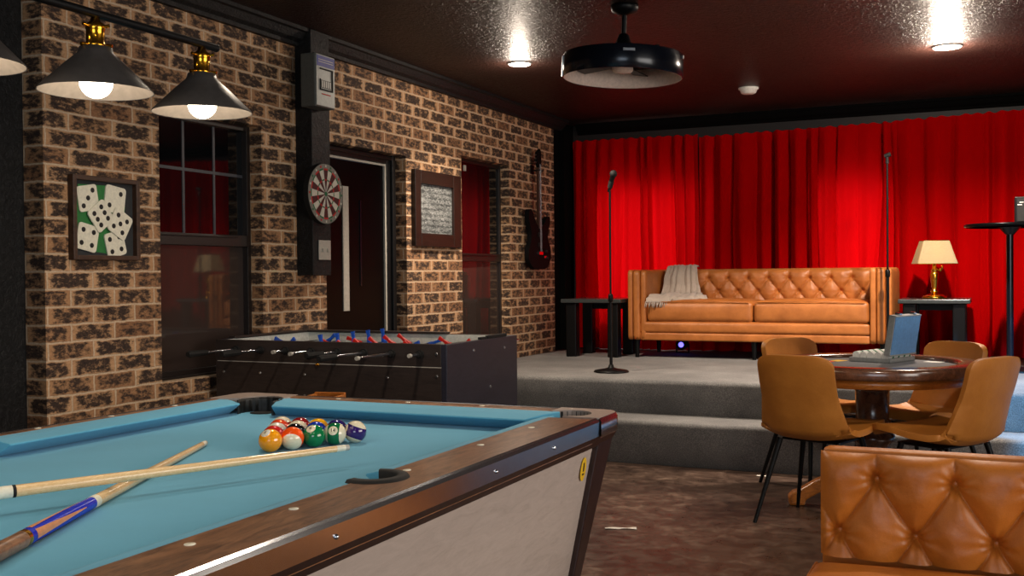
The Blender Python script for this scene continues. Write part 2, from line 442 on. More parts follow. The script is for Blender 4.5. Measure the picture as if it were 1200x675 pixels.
def wall_left():
    b = MB(); T = -0.30
    y0, y1 = 3.29, 9.10; zt = 2.60
    ys = [y0, W1a, W1b, DRa, DRb, W2a, W2b, y1]
    full = [(y0, W1a), (W1b, DRa), (DRb, W2a), (W2b, y1)]
    for a, c in full: b.box((T, a, 0), (0, c, zt))
    b.box((T, W1a, 0), (0, W1b, W1z0)); b.box((T, W1a, W1z1), (0, W1b, zt))
    b.box((T, DRa, DRz1), (0, DRb, zt))
    b.box((T, W2a, 0), (0, W2b, W2z0)); b.box((T, W2a, W2z1), (0, W2b, zt))
    return struct(b.build('wall_left', M['brick']))
wall_left()
# dark painted bay at the near end of the left wall and the black post at the far end
b = MB(); b.box((-0.30, -3.6, 0), (-0.118, 3.289, CZ)); struct(b.build('wall_left_bay', M['blackpaint']))
b = MB(); b.box((-0.30, 9.10, 0), (-0.005, 9.62, CZ)); b.box((-0.005, 9.24, 0.5), (0.05, 9.40, 2.56)); struct(b.build('trim_1', M['matblack']))
b = MB(); b.box((-0.31, 9.62, 0), (7.1, 9.8, CZ)); struct(b.build('wall_back', M['wall']))
b = MB(); b.box((7.0, -3.6, 0), (7.15, 9.62, CZ)); struct(b.build('wall_right', M['rearwall']))
b = MB(); b.box((-0.31, -3.75, 0), (7.15, -3.6, CZ)); struct(b.build('wall_rear', M['rearwall']))
b = MB(); b.box((-0.31, -3.75, -0.1), (7.15, 9.8, 0)); struct(b.build('floor', M['floor']))
b = MB(); b.box((-0.31, -3.75, CZ), (7.15, 9.8, CZ+0.1)); struct(b.build('ceiling', M['ceiling']))

# crown along the left wall and the back wall (stepped profile)
prof = [(0.0, 2.565), (0.03, 2.565), (0.035, 2.585), (0.06, 2.60), (0.085, 2.635), (0.105, 2.64), (0.105, 2.66), (-0.005, 2.66)]
def crown(name, p0, p1, inward):
    b = MB(); n = len(prof); vs = []
    for p in (p0, p1):
        for a, z in prof: vs.append((p[0]+inward[0]*a, p[1]+inward[1]*a, z))
    b.add(vs, [(i, (i+1) % n, n+(i+1) % n, n+i) for i in range(n)] + [tuple(range(n)), tuple(reversed(range(n, 2*n)))])
    return struct(b.build(name, M['blackpaint']))
crown('trim_2', (0.0, 3.29), (0.0, 5.098), (1, 0))
crown('trim_3', (0.0, 5.29), (0.0, 9.24), (1, 0))
crown('trim_4', (0.055, 9.62), (7.0, 9.62), (0, -1)).data.materials[0] = M['matblack']
# dark beam over the near bay
b = MB(); b.box((-0.117, -3.5, 2.50), (0.02, 3.28, 2.659)); struct(b.build('trim_5', M['blackpaint']))

# board pillar fixed to the brick
b = MB(); b.box((0.0, 5.10, 1.222), (0.115, 5.285, 2.659)); struct(b.build('trim_6', M['blackpaint'], bevel=0.004))

# windows
def window(nm, ya, yb, z0, z1, zmid, tilt, nx=3, muntins=True, n0=1):
    root = bpy.data.objects.new(nm, None); COL.objects.link(root); struct(root)
    root.location = (-REC, (ya+yb)/2, 0)
    hw = (yb-ya)/2; fr = 0.03
    b = MB()
    b.box((-0.05, -hw, z0), (0.012, -hw+fr, z1)); b.box((-0.05, hw-fr, z0), (0.012, hw, z1))
    b.box((-0.05, -hw+fr, z1-fr), (0.012, hw-fr, z1)); b.box((-0.05, -hw+fr, z0), (0.012, hw-fr, z0+fr+0.01))
    b.box((-0.06, -hw, z0-0.0), (0.03, hw, z0+0.012))
    b.build('window_frame', M['sash'], root, bevel=0.003)
    b = MB(); b.box((-0.04, -hw+fr, zmid-0.035), (0.022, hw-fr, zmid+0.028)); b.box((0.022, -hw+fr+0.02, zmid+0.012), (0.030, hw-fr-0.1, zmid+0.022))
    b.build('meeting_rail', M['sash'], root, bevel=0.003)
    sh = math.tan(tilt)*(hw-fr)
    def pane(a0, a1, mat, xo):
        b = MB()
        q = [(xo+sh, -hw+fr), (xo-sh, hw-fr), (xo-sh-0.006, hw-fr), (xo+sh-0.006, -hw+fr)]
        b.hexa([(x, y, a0) for x, y in q], [(x, y, a1) for x, y in q]); return b.build('pane', mat, root)
    pane(zmid+0.028, z1-fr, M['pane_hi'], -0.012)
    pane(z0+fr+0.01, zmid-0.035, M['pane_lo'], -0.012)
    if muntins:
        b = MB()
        for k in range(1, nx):
            y = -hw+fr+(2*hw-2*fr)*k/nx; xo = -0.012 + sh*(1-2*k/nx)
            b.box((xo-0.004, y-0.008, zmid+0.028), (xo+0.004, y+0.008, z1-fr))
        for zz in (zmid+0.36,):
            q = [(-0.008+sh, -hw+fr), (-0.008-sh, hw-fr), (-0.014-sh, hw-fr), (-0.014+sh, -hw+fr)]
            b.hexa([(x, y, zz-0.008) for x, y in q], [(x, y, zz+0.008) for x, y in q])
        b.build('muntin', M['muntin'], root)
    # dark space behind the pane
    b = MB(); b.box((-0.205, -hw, z0), (-0.2, hw, z1)); b.build('backing', M['wall'], root)
    return root
window('window_1', W1a, W1b, W1z0, W1z1, 1.42, math.radians(1.75))
window('window_2', W2a, W2b, W2z0, W2z1, 1.36, math.radians(-1.0), muntins=False)
# latch tag at the top of the far window
b = MB(); b.box((-0.082, 7.41, 2.04), (-0.07, 7.44, 2.085)); struct(b.build('trim_7', M['plate']))

# door set back in the brick opening
dr = bpy.data.objects.new('door_1', None); COL.objects.link(dr); struct(dr); dr.location = (-0.085, 0, 0)
b = MB()
f0, f1 = DRa, DRb-0.001
b.box((-0.06, f0, 0), (0.0, f0+0.05, DRz1)); b.box((-0.06, f1-0.11, 0), (0.0, f1, DRz1)); b.box((-0.06, f0+.05, DRz1-0.06), (0.0, f1-0.11, DRz1))
b.box((0.0, f1-0.07, 0), (0.02, f1-0.03, DRz1)); b.box((0.0, f0, DRz1-0.035), (0.02, f1-0.07, DRz1-0.012))
b.build('door_frame', M['trim'], dr, bevel=0.003)
b = MB(); b.box((-0.058, f0+0.052, 0.01), (-0.02, f1-0.135, DRz1-0.08)); b.build('door_leaf', M['blackgloss'], dr, bevel=0.003)
b = MB(); b.box((-0.019, 5.735, 0.99), (-0.012, 5.80, 1.80)); b.build('glass_strip', M['plate'], dr, label='pale narrow glass strip')  # ivory colour stands for light coming through the glass from outside
b = MB(); b.box((-0.019, 5.94, 1.15), (-0.014, 5.955, 1.72)); b.build('pull_bar', M['navygloss'], dr)
b = MB(); b.box((-0.02, f1-0.134, 0.01), (-0.006, f1-0.116, DRz1-0.062)); b.box((-0.02, f0+0.052, DRz1-0.078), (-0.006, f1-0.134, DRz1-0.064))
b.build('weather_strip', M['plate'], dr)

# windows assumed hidden behind the red curtains (daylight)
def lit_window(nm, x0, x1, z0, z1, s):
    root = bpy.data.objects.new(nm, None); COL.objects.link(root); struct(root)
    b = MB(); y = 9.60
    b.box((x0-0.05, y, z0-0.05), (x0, y+0.018, z1+0.05)); b.box((x1, y, z0-0.05), (x1+0.05, y+0.018, z1+0.05))
    b.box((x0, y, z1), (x1, y+0.018, z1+0.05)); b.box((x0, y, z0-0.05), (x1, y+0.018, z0)); b.box(((x0+x1)/2-0.015, y, z0), ((x0+x1)/2+0.015, y+0.018, z1))
    b.build('window_frame', M['sash'], root)
    b = MB(); b.box((x0, y+0.006, z0), (x1, y+0.012, z1)); b.build('daylit_pane', emissive('daylight_pane_'+nm, (255, 232, 228), s), root)
lit_window('window_3', 0.30, 1.22, 0.80, 2.02, 3.4)
lit_window('window_4', 2.36, 2.92, 0.85, 2.00, 3.2)

# stage and step, carpeted, with rounded nosings
def carpet_block(name, y0, y1, z0, z1, r=0.035):
    pr = [(y1, z0), (y0, z0)]
    for k in range(9):
        a = PI - k*PI/16
        pr.append((y0+r+r*math.cos(a), z1-r+r*math.sin(a)))
    pr.append((y1, z1)); n = len(pr); X = 140; vs = []
    for i in range(X+1):
        x = 0.002+6.99*i/X
        for (y, z) in pr:
            w = 0.010*noise.noise(Vector((x*1.6, z*3.0, y0)))+0.004*noise.noise(Vector((x*5, z*6, 1.7))) if y < y0+0.05 and z > z0+0.01 else 0
            vs.append((x, y+w, z + (0.3*w if z > z0+.02 else 0)))
    b = MB()
    fs = [(i*n+k, i*n+(k+1) % n, (i+1)*n+(k+1) % n, (i+1)*n+k) for i in range(X) for k in range(n)]
    b.add(vs, fs, 0, True); b.add(vs[:n], [tuple(range(n))]); b.add(vs[-n:], [tuple(reversed(range(n)))])
    o = b.build(name, M['carpet'], weld=True)
    return o
st = carpet_block('stage_platform', 6.80, 9.615, 0.0, 0.50); struct(st)
sp = carpet_block('stage_step', 6.43, 6.797, 0.0, 0.272, 0.03); struct(sp)

# ---------------------------------------------------------------- curtains
def curtain(x0, x1, zt, label, seed, pitch=0.115, amp=0.05, yb=9.425, pw=1.0):
    rnd = random.Random(seed)
    # warp the fold phase with random pleat widths
    xs = [x0]; 
    while xs[-1] < x1: xs.append(xs[-1] + pitch*rnd.uniform(0.5, 1.75))
    amps = [rnd.uniform(0.35, 1.3) for _ in xs]; shp = [rnd.uniform(-0.025, 0.025) for _ in xs]
    N = int((x1-x0)/0.0035)
    pk = [(rnd.uniform(0.06, 0.115) if rnd.random() < 0.7 else 0.015, pw*rnd.uniform(0.007, 0.014), rnd.uniform(-0.03, 0.03), rnd.uniform(0.0, 0.5)) for _ in xs]; V = 36; z0 = 0.508
    def fn(u, v):
        x = x0+(x1-x0)*u
        k = 0
        lo, hi = 0, len(xs)-1
        while hi-lo > 1:
            m = (lo+hi)//2
            if xs[m] <= x: lo = m
            else: hi = m
        k = lo; f = (x-xs[k])/(xs[k+1]-xs[k])
        a = amps[k]*(1-f)+amps[min(k+1, len(amps)-1)]*f
        s = math.cos(2*PI*f)
        low = 0.7+0.45*(1-v)
        top = 0.55 if v > 0.95 else 1.0
        y = yb + amp*a*s*low*top + 0.022*noise.noise(Vector((x*1.7, v*1.4, seed))) + 0.008*noise.noise(Vector((x*9, v*4, seed+3)))
        for kk in (k, k+1):
            if kk < len(pk):
                dpt, wd, dr_, lo_ = pk[kk]; xc = xs[kk]+dr_*(1-v)+0.012*math.sin(v*5+kk)
                y += dpt*math.exp(-((x-xc)/wd)**2)*min(1, 0.55+0.6*(1-v)+lo_*0.3)*top
        y = min(y, 9.585)
        sh = shp[k]*(1-f)+shp[min(k+1, len(shp)-1)]*f
        xx = x + sh*(1-v)*1.2 + 0.030*noise.noise(Vector((x*4, v*2.4, seed+9)))*(1-v) 
        zz = z0 + (zt(x)-z0)*v + (0.006*math.sin(x*70) if v > 0.999 else 0)
        return (min(max(xx, x0-0.01), x1+0.01), y, zz)
    b = MB(); b.grid(fn, N, V)
    o = b.build('stage_curtain', M['curtain'], recalc=False)
    tag(o, label, 'curtain', 'red stage curtains'); return o
ztop = lambda x: 2.478 + 0.012*x
curtain(0.06, 1.285, lambda x: 2.487-0.01*x, 'leftmost red curtain panel, glowing from a window behind, near the brick wall', 3, 0.12, 0.040)
curtain(1.295, 2.99, lambda x: 2.452+0.016*(x-1.3), 'middle red curtain panel hanging behind most of the long tan sofa', 11, 0.13, 0.050)
curtain(2.98, 5.2, lambda x: 2.485+0.025*(x-3.0), 'right red curtain panel behind the brass lamp and tall round table', 23, 0.135, 0.062, pw=1.7)

# ---------------------------------------------------------------- tufted upholstery helper
def tuft_panel(W, Hh, a, rows, u_first, depth, origin, ux, uz, un_, nu, nv, top_seams=True, side_round=0.03, top_round=0.03):
    """grid W x Hh; buttons of row r at height rows[r], offset alternately; ux,uz,un_ axes (un_ points out of the face)"""
    ux, uz, un_, o = Vector(ux), Vector(uz), Vector(un_), Vector(origin)
    bz = abs(rows[1]-rows[0]); ztop_ = max(rows)
    def h(u, v):
        sx = (u-u_first)/a; sz = (v-ztop_)/bz
        if v > ztop_ and top_seams:
            w = min(1, (v-ztop_)/(bz*0.6)); p = abs(math.sin(PI*sx/2))**(0.84-0.50*w)
            p = max(p, 0)
        else:
            s, t = (sx+sz)/2, (sx-sz)/2
            p = (abs(math.sin(PI*s))*abs(math.sin(PI*t)))**0.42
        # distance to nearest button
        best = 1e9
        for r, zr in enumerate(rows):
            off = 0 if (round((ztop_-zr)/bz) % 2 == 0) else a
            k = round((u-u_first-off)/(2*a)); bu = u_first+off+2*a*k
            dd = math.hypot(u-bu, v-zr)
            if dd < best: best = dd; bu_ = bu; bv = zr
        p -= 0.80*math.exp(-(best/(a*0.19))**2)
        th = math.atan2(v-bv, u-bu_)
        p += 0.10*noise.noise(Vector((u*22, v*22, 3.1))) + 0.11*math.sin(th*9+2*noise.noise(Vector((u*15, v*15, 0))))*math.exp(-best/(a*0.42))*min(1, best/(a*0.12))
        e = min(u, W-u)
        ed = 1-math.exp(-max(e, 0)/side_round*1.5)
        et = 1-math.exp(-max(Hh-v, 0)/top_round*1.5)
        return depth*p*min(ed, 1) * (0.25+0.75*et) - (1-ed)*side_round*0.5 - (1-et)*top_round*0.5
    def fn(u, v):
        U, V = u*W, v*Hh
        return o + ux*U + uz*V + un_*h(U, V)
    return fn, h

def buttons(W, rows, a, u_first, Hh, h, origin, ux, uz, un_, mat, parent, r=0.011, depth=0.0):
    ux, uz, un_, o = Vector(ux), Vector(uz), Vector(un_), Vector(origin); bz = abs(rows[1]-rows[0]); zt = max(rows)
    proto = None
    for zr in rows:
        off = 0 if (round((zt-zr)/bz) % 2 == 0) else a
        k0 = int(math.ceil((0.02-u_first-off)/(2*a)))
        u = u_first+off+2*a*k0
        while u < W-0.02:
            p = o + ux*u + uz*zr + un_*(h(u, zr)+r*0.25)
            if proto is None:
                mb = MB(); mb.sphere((0,0,0), r, 14, 8, 0, (1, 0.55, 1)); proto = mb.build('button', mat, parent); q = proto
            else:
                q = proto.copy(); COL.objects.link(q); q.parent = parent
            q.location = p
            u += 2*a

def cushion(mb, a, b_, r=0.03, puff=0.012, mi=0, nx=20, ny=12, nz=5):
    """soft rounded box"""
    (x0,y0,z0), (x1,y1,z1) = a, b_; cx, cy, cz = (x0+x1)/2, (y0+y1)/2, (z0+z1)/2; hx, hy, hz = (x1-x0)/2, (y1-y0)/2, (z1-z0)/2
    def rnd(p):
        q = Vector(((p[0]-cx), (p[1]-cy), (p[2]-cz)))
        c = Vector((max(-hx+r, min(hx-r, q.x)), max(-hy+r, min(hy-r, q.y)), max(-hz+r, min(hz-r, q.z))))
        d = q-c
        if d.length > 1e-9: q = c + d.normalized()*min(r, max(d.length, 0) if d.length < r else r)
        f = (1-(q.x/hx)**4)*(1-(q.y/hy)**4)
        g = (1-(q.x/hx)**4)*(1-(q.z/hz)**2)
        q.z += puff*f*(1 if q.z > 0 else -0.3)
        q.y += (puff*0.7*g if q.y > hy*0.9 else (-puff*0.7*g if q.y < -hy*0.9 else 0))
        return Vector((q.x+cx, q.y+cy, q.z+cz))
    def face(fn, n, m, flip=False): mb.grid(lambda u, v: rnd(fn(u, v)), n, m, mi, True, flip)
    E = lambda t: t
    # non-uniform spacing so the rounded rim gets vertices
    def sp(t, h):  # map 0..1 with clustering at the ends
        return (1-math.cos(PI*t))/2*0.5 + t*0.5
    face(lambda u, v: (x0+(x1-x0)*sp(u,0), y0+(y1-y0)*sp(v,0), z1), nx, ny)
    face(lambda u, v: (x0+(x1-x0)*sp(u,0), y0+(y1-y0)*sp(v,0), z0), nx, ny, True)
    face(lambda u, v: (x0+(x1-x0)*sp(u,0), y0, z0+(z1-z0)*sp(v,0)), nx, nz*2)
    face(lambda u, v: (x0+(x1-x0)*sp(u,0), y1, z0+(z1-z0)*sp(v,0)), nx, nz*2, True)
    face(lambda u, v: (x0, y0+(y1-y0)*sp(u,0), z0+(z1-z0)*sp(v,0)), ny, nz*2, True)
    face(lambda u, v: (x1, y0+(y1-y0)*sp(u,0), z0+(z1-z0)*sp(v,0)), ny, nz*2)

# ---------------------------------------------------------------- long sofa on the stage
def stage_sofa():
    x0, x1, yf, yb = 0.885, 3.018, 8.57, 9.33; zf = 0.50
    t = thing('chesterfield_sofa', 'long tan leather tufted sofa standing on the carpeted stage before the red curtains', 'sofa', (x0, yf, zf))
    W = x1-x0; D = yb-yf; L = M['leather']
    b = MB(); b.box((0.02, 0.03, 0.155), (W-0.02, D-0.02, 0.30)); b.build('base_frame', L, t, bevel=0.012)
    b = MB(); cushion(b, (0.11, 0.0, 0.215), (W-0.165, 0.10, 0.305), 0.02, 0.008, nx=40)
    cushion(b, (0.11, 0.004, 0.148), (W-0.165, 0.10, 0.213), 0.012, 0.003, nx=40); b.build('front_rail', L, t, weld=True)
    # arms: stepped with vertical channels on the front
    for s, nm in ((0, 'arm'), (1, 'arm')):
        b = MB(); xa = 0.0 if s == 0 else W-0.165; w = 0.165
        cushion(b, (xa+0.0, 0.0, 0.15), (xa+w*0.30, D-0.12, 0.745), 0.018, 0.002)
        cushion(b, (xa+w*0.30, -0.012, 0.15), (xa+w*0.70, D-0.12, 0.742), 0.024, 0.002)
        cushion(b, (xa+w*0.70, 0.0, 0.15), (xa+w, D-0.12, 0.738), 0.018, 0.002)
        b.build('arm', L, t, weld=True)
    b = MB()
    cushion(b, (0.0, D-0.164, 0.15), (W, D, 0.748), 0.03, 0.0, nx=40)
    pw = W-0.33; rows = [0.195, 0.085, -0.025]
    o = Vector((0.165, D-0.195, 0.47)); 
    fn, h = tuft_panel(pw, 0.268, 0.0865, rows, 0.0865*0.6, 0.032, o, (1,0,0), (0,0,1), (0,-1,0), 300, 44)
    b.grid(fn, 300, 44)
    # rolled top over the tufted face
    bk = b.build('backrest', L, t, weld=False)
    buttons(pw, rows[:2], 0.0865, 0.0865*0.6, 0.268, h, o, (1,0,0), (0,0,1), (0,-1,0), M['leather'], bk, 0.0075)
    m = 0.165+pw*0.5
    for a, c in ((0.168, m-0.003), (m+0.003, W-0.168)):
        b = MB(); cushion(b, (a, 0.0, 0.305), (c, D-0.20, 0.478), 0.035, 0.022, nx=30, nz=6)
        # piping along the front edges
        b.path([(a+0.03, -0.005, 0.470), ((a+c)/2, -0.010, 0.482), (c-0.03, -0.005, 0.470)], 0.004, 8)
        b.build('seat_cushion', L, t, weld=True)
    for px in (0.07, W/2, W-0.07):
        for py in (0.05, D-0.07):
            b = MB(); b.tube((px, py, 0), (px, py, 0.152), 0.016, 0.026, 12); b.build('leg', M['black'], t)
    return t
stage_sofa()

# grey throw over the left end of the sofa
def throw():
    root = thing('throw_blanket', 'grey fringed throw blanket draped over the left end of the stage sofa', 'blanket', (0, 0, 0))
    # spine: hangs behind the back, over its top, down the face and out over the seat cushion
    sofaz = 0.5
    spine = [(9.28, 1.262, 0.0), (9.20, 1.272, .06), (9.10, 1.262, .12), (9.065, 1.20, .2), (9.03, 1.10, .33), (8.98, 1.035, .46), (8.88, 1.012, .58), (8.76, 1.012, .70), (8.62, 1.012, .84), (8.545, 0.995, .95), (8.530, 0.965, 1.0)]
    def fn(u, v):
        # v along spine, u across
        t = v; 
        for i in range(len(spine)-1):
            if spine[i][2] <= t <= spine[i+1][2]+1e-9: break
        f = (t-spine[i][2])/(spine[i+1][2]-spine[i][2]); f = f*f*(3-2*f)*0.4+f*0.6
        y = spine[i][0]*(1-f)+spine[i+1][0]*f; z = spine[i][1]*(1-f)+spine[i+1][1]*f
        xl = 1.095 - 0.03*t; xr = 1.33 + 0.22*t
        # slanted right end of the drape
        x = xl + (xr-xl)*u
        if t > 0.55: y += 0.17*u*min(1, (t-0.55)/0.3)
        w = 0.014*math.sin(u*15+t*4) + 0.010*math.sin(u*29+2+t*3) + 0.01*noise.noise(Vector((u*5, t*6, 2)))
        if y < 8.60: return (x, y-abs(w)*0.5-0.004, z+0.008)
        if t < 0.5: return (x+0.0, y-abs(w)*0.9-0.035*min(1, max(0, (t-.12)*8)), z+0.006+abs(w)*0.5)
        return (x, y, z+0.010+abs(w)*0.9)
    b = MB(); b.grid(fn, 60, 60); b.build('cloth', M['throw'], root, solid=0.009)
    b = MB()
    for k in range(40):
        p = Vector(fn(k/39, 1.0)); j = random.uniform(-0.006, 0.006)
        b.path([p+Vector((0,0.0,0.004)), p+Vector((j, -0.012, -0.02)), p+Vector((j*2, -0.010, -0.045))], [0.004, 0.0045, 0.003], 6)
    b.build('fringe', M['throw'], root)
throw()

# ---------------------------------------------------------------- side tables, lamp, mic stands, tall table
def side_table(x0, y0, w, d, hgt, label):
    t = thing('side_table', label, 'side table', (x0, y0, 0.5))
    b = MB(); b.box((0,0,hgt-0.034), (w, d, hgt)); b.build('tabletop', M['tabletop_gray'], t, bevel=0.006)
    L = 0.095
    for px in (0.035, w-L-0.035):
        for py in (0.03, d-L-0.03):
            b = MB(); b.box((px, py, 0), (px+L, py+L, hgt-0.034)); b.build('leg', M['black'], t, bevel=0.008)
    b = MB(); b.box((0.06, d-0.10, hgt-0.10), (w-0.06, d-0.07, hgt-0.034)); b.build('stretcher', M['black'], t)
    return t
side_table(0.315, 8.46, 0.545, 0.56, 0.50, 'low black side table with thick legs between brick wall and sofa')
side_table(3.045, 8.74, 0.525, 0.56, 0.495, 'low black side table with grey top under the brass lamp')

def table_lamp(x, y, z):
    t = thing('table_lamp', 'small brass table lamp with cream square shade on right side table', 'lamp', (x, y, z))
    b = MB(); b.lathe([(0.088,0),(0.092,0.006),(0.09,0.016),(0.078,0.022),(0.07,0.03),(0.035,0.036),(0.02,0.042)], n=40); b.build('base', M['gold'], t)
    b = MB(); b.lathe([(0.018,0.040),(0.030,0.052),(0.030,0.062),(0.018,0.072),(0.020,0.085),(0.029,0.15),(0.033,0.19),(0.030,0.205),(0.020,0.212),(0.028,0.22),(0.028,0.23),(0.016,0.24),(0.012,0.28)], n=28); b.build('column', M['gold'], t)
    b = MB(); b.path([(0.01,0,0.225),(0.05,-0.005,0.225),(0.06,-0.005,0.24),(0.055,-0.004,0.262)], 0.008, 10); b.sphere((0.045,-0.01,0.225), 0.014); b.build('switch', M['gold'], t)
    b = MB(); b.lathe([(0.012,0.28),(0.018,0.285),(0.018,0.33),(0.008,0.34)], n=20); b.build('socket', M['gold'], t)
    # square tapered shade
    b = MB(); lo, hi, z0, z1 = 0.152, 0.098, 0.275, 0.458; th = 0.003; R = Matrix.Rotation(math.radians(19), 4, 'Z')
    def ring(h, z, r=0.012):
        pts = []
        for cx, cy, a0 in ((1,1,0),(-1,1,PI/2),(-1,-1,PI),(1,-1,3*PI/2)):
            for k in range(5):
                a = a0+k*PI/8; pts.append((cx*(h-r)*1.0+r*math.cos(a), cy*(h-r)*0.62+r*math.sin(a), z))
        return pts
    a_, c_ = ring(lo, z0), ring(hi, z1); n = len(a_)
    b.add(a_+c_, [(i, (i+1) % n, n+(i+1) % n, n+i) for i in range(n)], 0, False, R)
    sh = b.build('lamp_shade', M['shade'], t, solid=0.003)
    b = MB()
    for rr, zz in ((ring(lo+0.001, z0), z0), (ring(hi+0.001, z1), z1)):
        pts = [R @ Vector(p) for p in rr]; b = MB(); b.path(pts+[pts[0]], 0.0028, 6); b.build('shade_trim', M['gold'], sh)
    pass
    b = MB(); b.sphere((0,0,0.365), 0.026, 16, 10); b.build('bulb', emissive('warm_bulb', (255, 206, 130), 14.0), t)
    return t
table_lamp(3.303, 8.97, 0.996)

def mic_stand(x, y, zj, zt, with_mic, label):
    t = thing('microphone_stand', label, 'microphone stand', (x, y, 0.5))
    b = MB(); b.lathe([(0.125,0),(0.128,0.006),(0.12,0.014),(0.05,0.026),(0.022,0.034),(0.016,0.055)], n=40); b.build('base', M['black'], t)
    b = MB(); b.tube((0,0,0.05), (0,0,zj-0.5), 0.0115, n=14); b.build('lower_pole', M['black'], t)
    b = MB(); b.lathe([(0.013,zj-0.53),(0.018,zj-0.525),(0.018,zj-0.48),(0.012,zj-0.47)], n=16); b.build('clutch', M['black'], t)
    b = MB(); b.tube((0,0,zj-0.48), (0,0,zt-0.5-0.06), 0.0075, n=12); b.build('upper_pole', M['black'], t)
    if with_mic:
        d = Vector((0.35, -0.25, 0.9)).normalized(); p = Vector((0,0,zt-0.5-0.05)); q = p+d*0.02
        b = MB(); b.tube(p, p+d*0.05, 0.017, 0.02, 14); b.build('microphone_clip', M['rubber'], t)
        # handheld microphone in the clip
        b = MB(); b.tube(p-d*0.03, p+d*0.085, 0.011, 0.019, 16); k = b.build('microphone', M['black'], t)
        b = MB(); b.sphere(p+d*0.108, 0.027, 16, 10); b.build('grille', M['rubber'], k)
    else:
        b = MB(); b.tube((0,0,zt-0.57), (0.0,0,zt-0.52), 0.014, 0.010, 12); b.tube((-0.02,0,zt-0.515), (0.025,0.0,zt-0.50), 0.016, 0.018, 12); b.build('microphone_clip', M['rubber'], t)
    return t
mic_stand(1.195, 7.25, 1.04, 1.89, True, 'black microphone stand holding a microphone, alone near the stage front edge')
mic_stand(3.00, 8.42, 1.20, 2.10, False, 'tall thin black stand without microphone before the right sofa arm')

def high_table():
    t = thing('cocktail_table', 'tall round black cocktail table on the stage at right edge', 'table', (3.835, 8.30, 0.50))
    b = MB(); b.lathe([(0.22,0),(0.225,0.006),(0.2,0.016),(0.04,0.03),(0.03,0.05)], n=40); b.build('base', M['black'], t)
    b = MB(); b.tube((0,0,0.04), (0,0,0.99), 0.024, n=20); b.tube((0,0,0.97), (0,0,1.022), 0.03, 0.075, 20); b.build('pole', M['navygloss'], t)  # navy colour stands for the blue light reflected along the pole
    b = MB(); b.lathe([(0.29,1.022),(0.302,1.028),(0.302,1.042),(0.296,1.047),(0,1.047)], n=56); b.lathe([(0.0,1.022),(0.29,1.022)], n=56)
    b.build('tabletop', M['blackgloss'], t, recalc=True)
high_table()
sk = thing('speaker', 'small black box speaker standing on the tall round table', 'speaker', (3.955, 8.28, 1.547))
b = MB(); b.box((-0.09,-0.08,0),(0.09,0.09,0.185)); b.build('enclosure', M['black'], sk, bevel=0.008)
b = MB(); b.box((-0.075,-0.086,0.012),(0.075,-0.081,0.172)); b.build('grille', M['rubber'], sk)
b = MB(); b.box((-0.072,-0.089,0.125),(-0.045,-0.0865,0.130)); b.box((-0.060,-0.089,0.142),(-0.035,-0.0865,0.147)); b.build('badge', M['white'], sk)

# small stage effect light glowing beneath the sofa
dl = thing('stage_light', 'small glowing blue and violet stage light on the floor beneath the sofa', 'stage light', (1.19, 9.18, 0.50))
b = MB(); b.tube((0,-0.02,0.075),(0,0.10,0.075),0.05,0.04,20); b.build('housing', M['black'], dl)
b = MB(); b.box((-0.06,0.02,0),(-0.052,0.05,0.08)); b.box((0.052,0.02,0),(0.06,0.05,0.08)); b.box((-0.06,0.02,0),(0.06,0.05,0.006)); b.build('bracket', M['black'], dl)
b = MB(); b.sphere((0,-0.022,0.075), 0.024, 16, 10, 0, (1,0.35,1)); b.build('lens', emissive('violet_blue_lens', (100, 90, 255), 2.2), dl)

# ---------------------------------------------------------------- poker table and its chairs
PTC = (3.155, 5.70)
def poker_table():
    t = thing('poker_table', 'round mahogany poker table with raised rim and turned pedestal', 'table', (*PTC, 0))
    R = 0.545
    b = MB(); b.lathe([(R-0.02,0.70),(R-0.003,0.703),(R,0.712),(R,0.740),(R-0.004,0.750),(R-0.02,0.757),(R-0.10,0.760),(R-0.122,0.757),(R-0.128,0.748),(R-0.13,0.735),(R-0.13,0.70)], n=96, closed=True); b.build('rim', M['mahogany'], t)
    b = MB(); b.lathe([(0,0.728),(R-0.125,0.728),(R-0.125,0.738),(0,0.738)], n=72, closed=True, smooth=False); b.build('playing_surface', M['felt_dark'], t)
    b = MB(); b.lathe([(R-0.07,0.655),(R-0.055,0.66),(R-0.055,0.698),(R-0.075,0.702),(R-0.10,0.702),(R-0.10,0.655)], n=96, closed=True); b.build('apron', M['honey'], t)
    b = MB(); b.lathe([(0.0,0.66),(0.35,0.66),(0.35,0.70),(0.0,0.70)], n=48, closed=True, smooth=False); b.build('underside', M['darkwood'], t)
    b = MB(); b.lathe([(0.14,0.66),(0.145,0.64),(0.10,0.62),(0.085,0.60),(0.082,0.46),(0.095,0.44),(0.092,0.42),(0.086,0.40),(0.11,0.375),(0.115,0.35),(0.085,0.33),(0.09,0.31),(0.098,0.27),(0.09,0.22),(0.11,0.19),(0.12,0.16),(0.12,0.08),(0.06,0.07)][::-1], n=40); b.build('pedestal', M['mahogany'], t)
    for k in range(4):
        a = math.radians(45+90*k - 45+13)
        prof = [(0.08,0.19),(0.20,0.175),(0.30,0.125),(0.36,0.085),(0.40,0.07),(0.425,0.045),(0.42,0.0),(0.34,0.0),(0.335,0.03),(0.26,0.075),(0.16,0.10),(0.08,0.10)]
        b = MB(); n = len(prof); R_ = Matrix.Rotation(a, 4, 'Z'); w = 0.036
        vs = [(r, -w, z) for r, z in prof] + [(r, w, z) for r, z in prof]
        b.add(vs, [tuple(range(n)), tuple(reversed(range(n, 2*n)))] + [(i, (i+1) % n, n+(i+1) % n, n+i) for i in range(n)], 0, False, R_)
        b.build('foot', M['honey'], t, bevel=0.01)
    return t
poker_table()

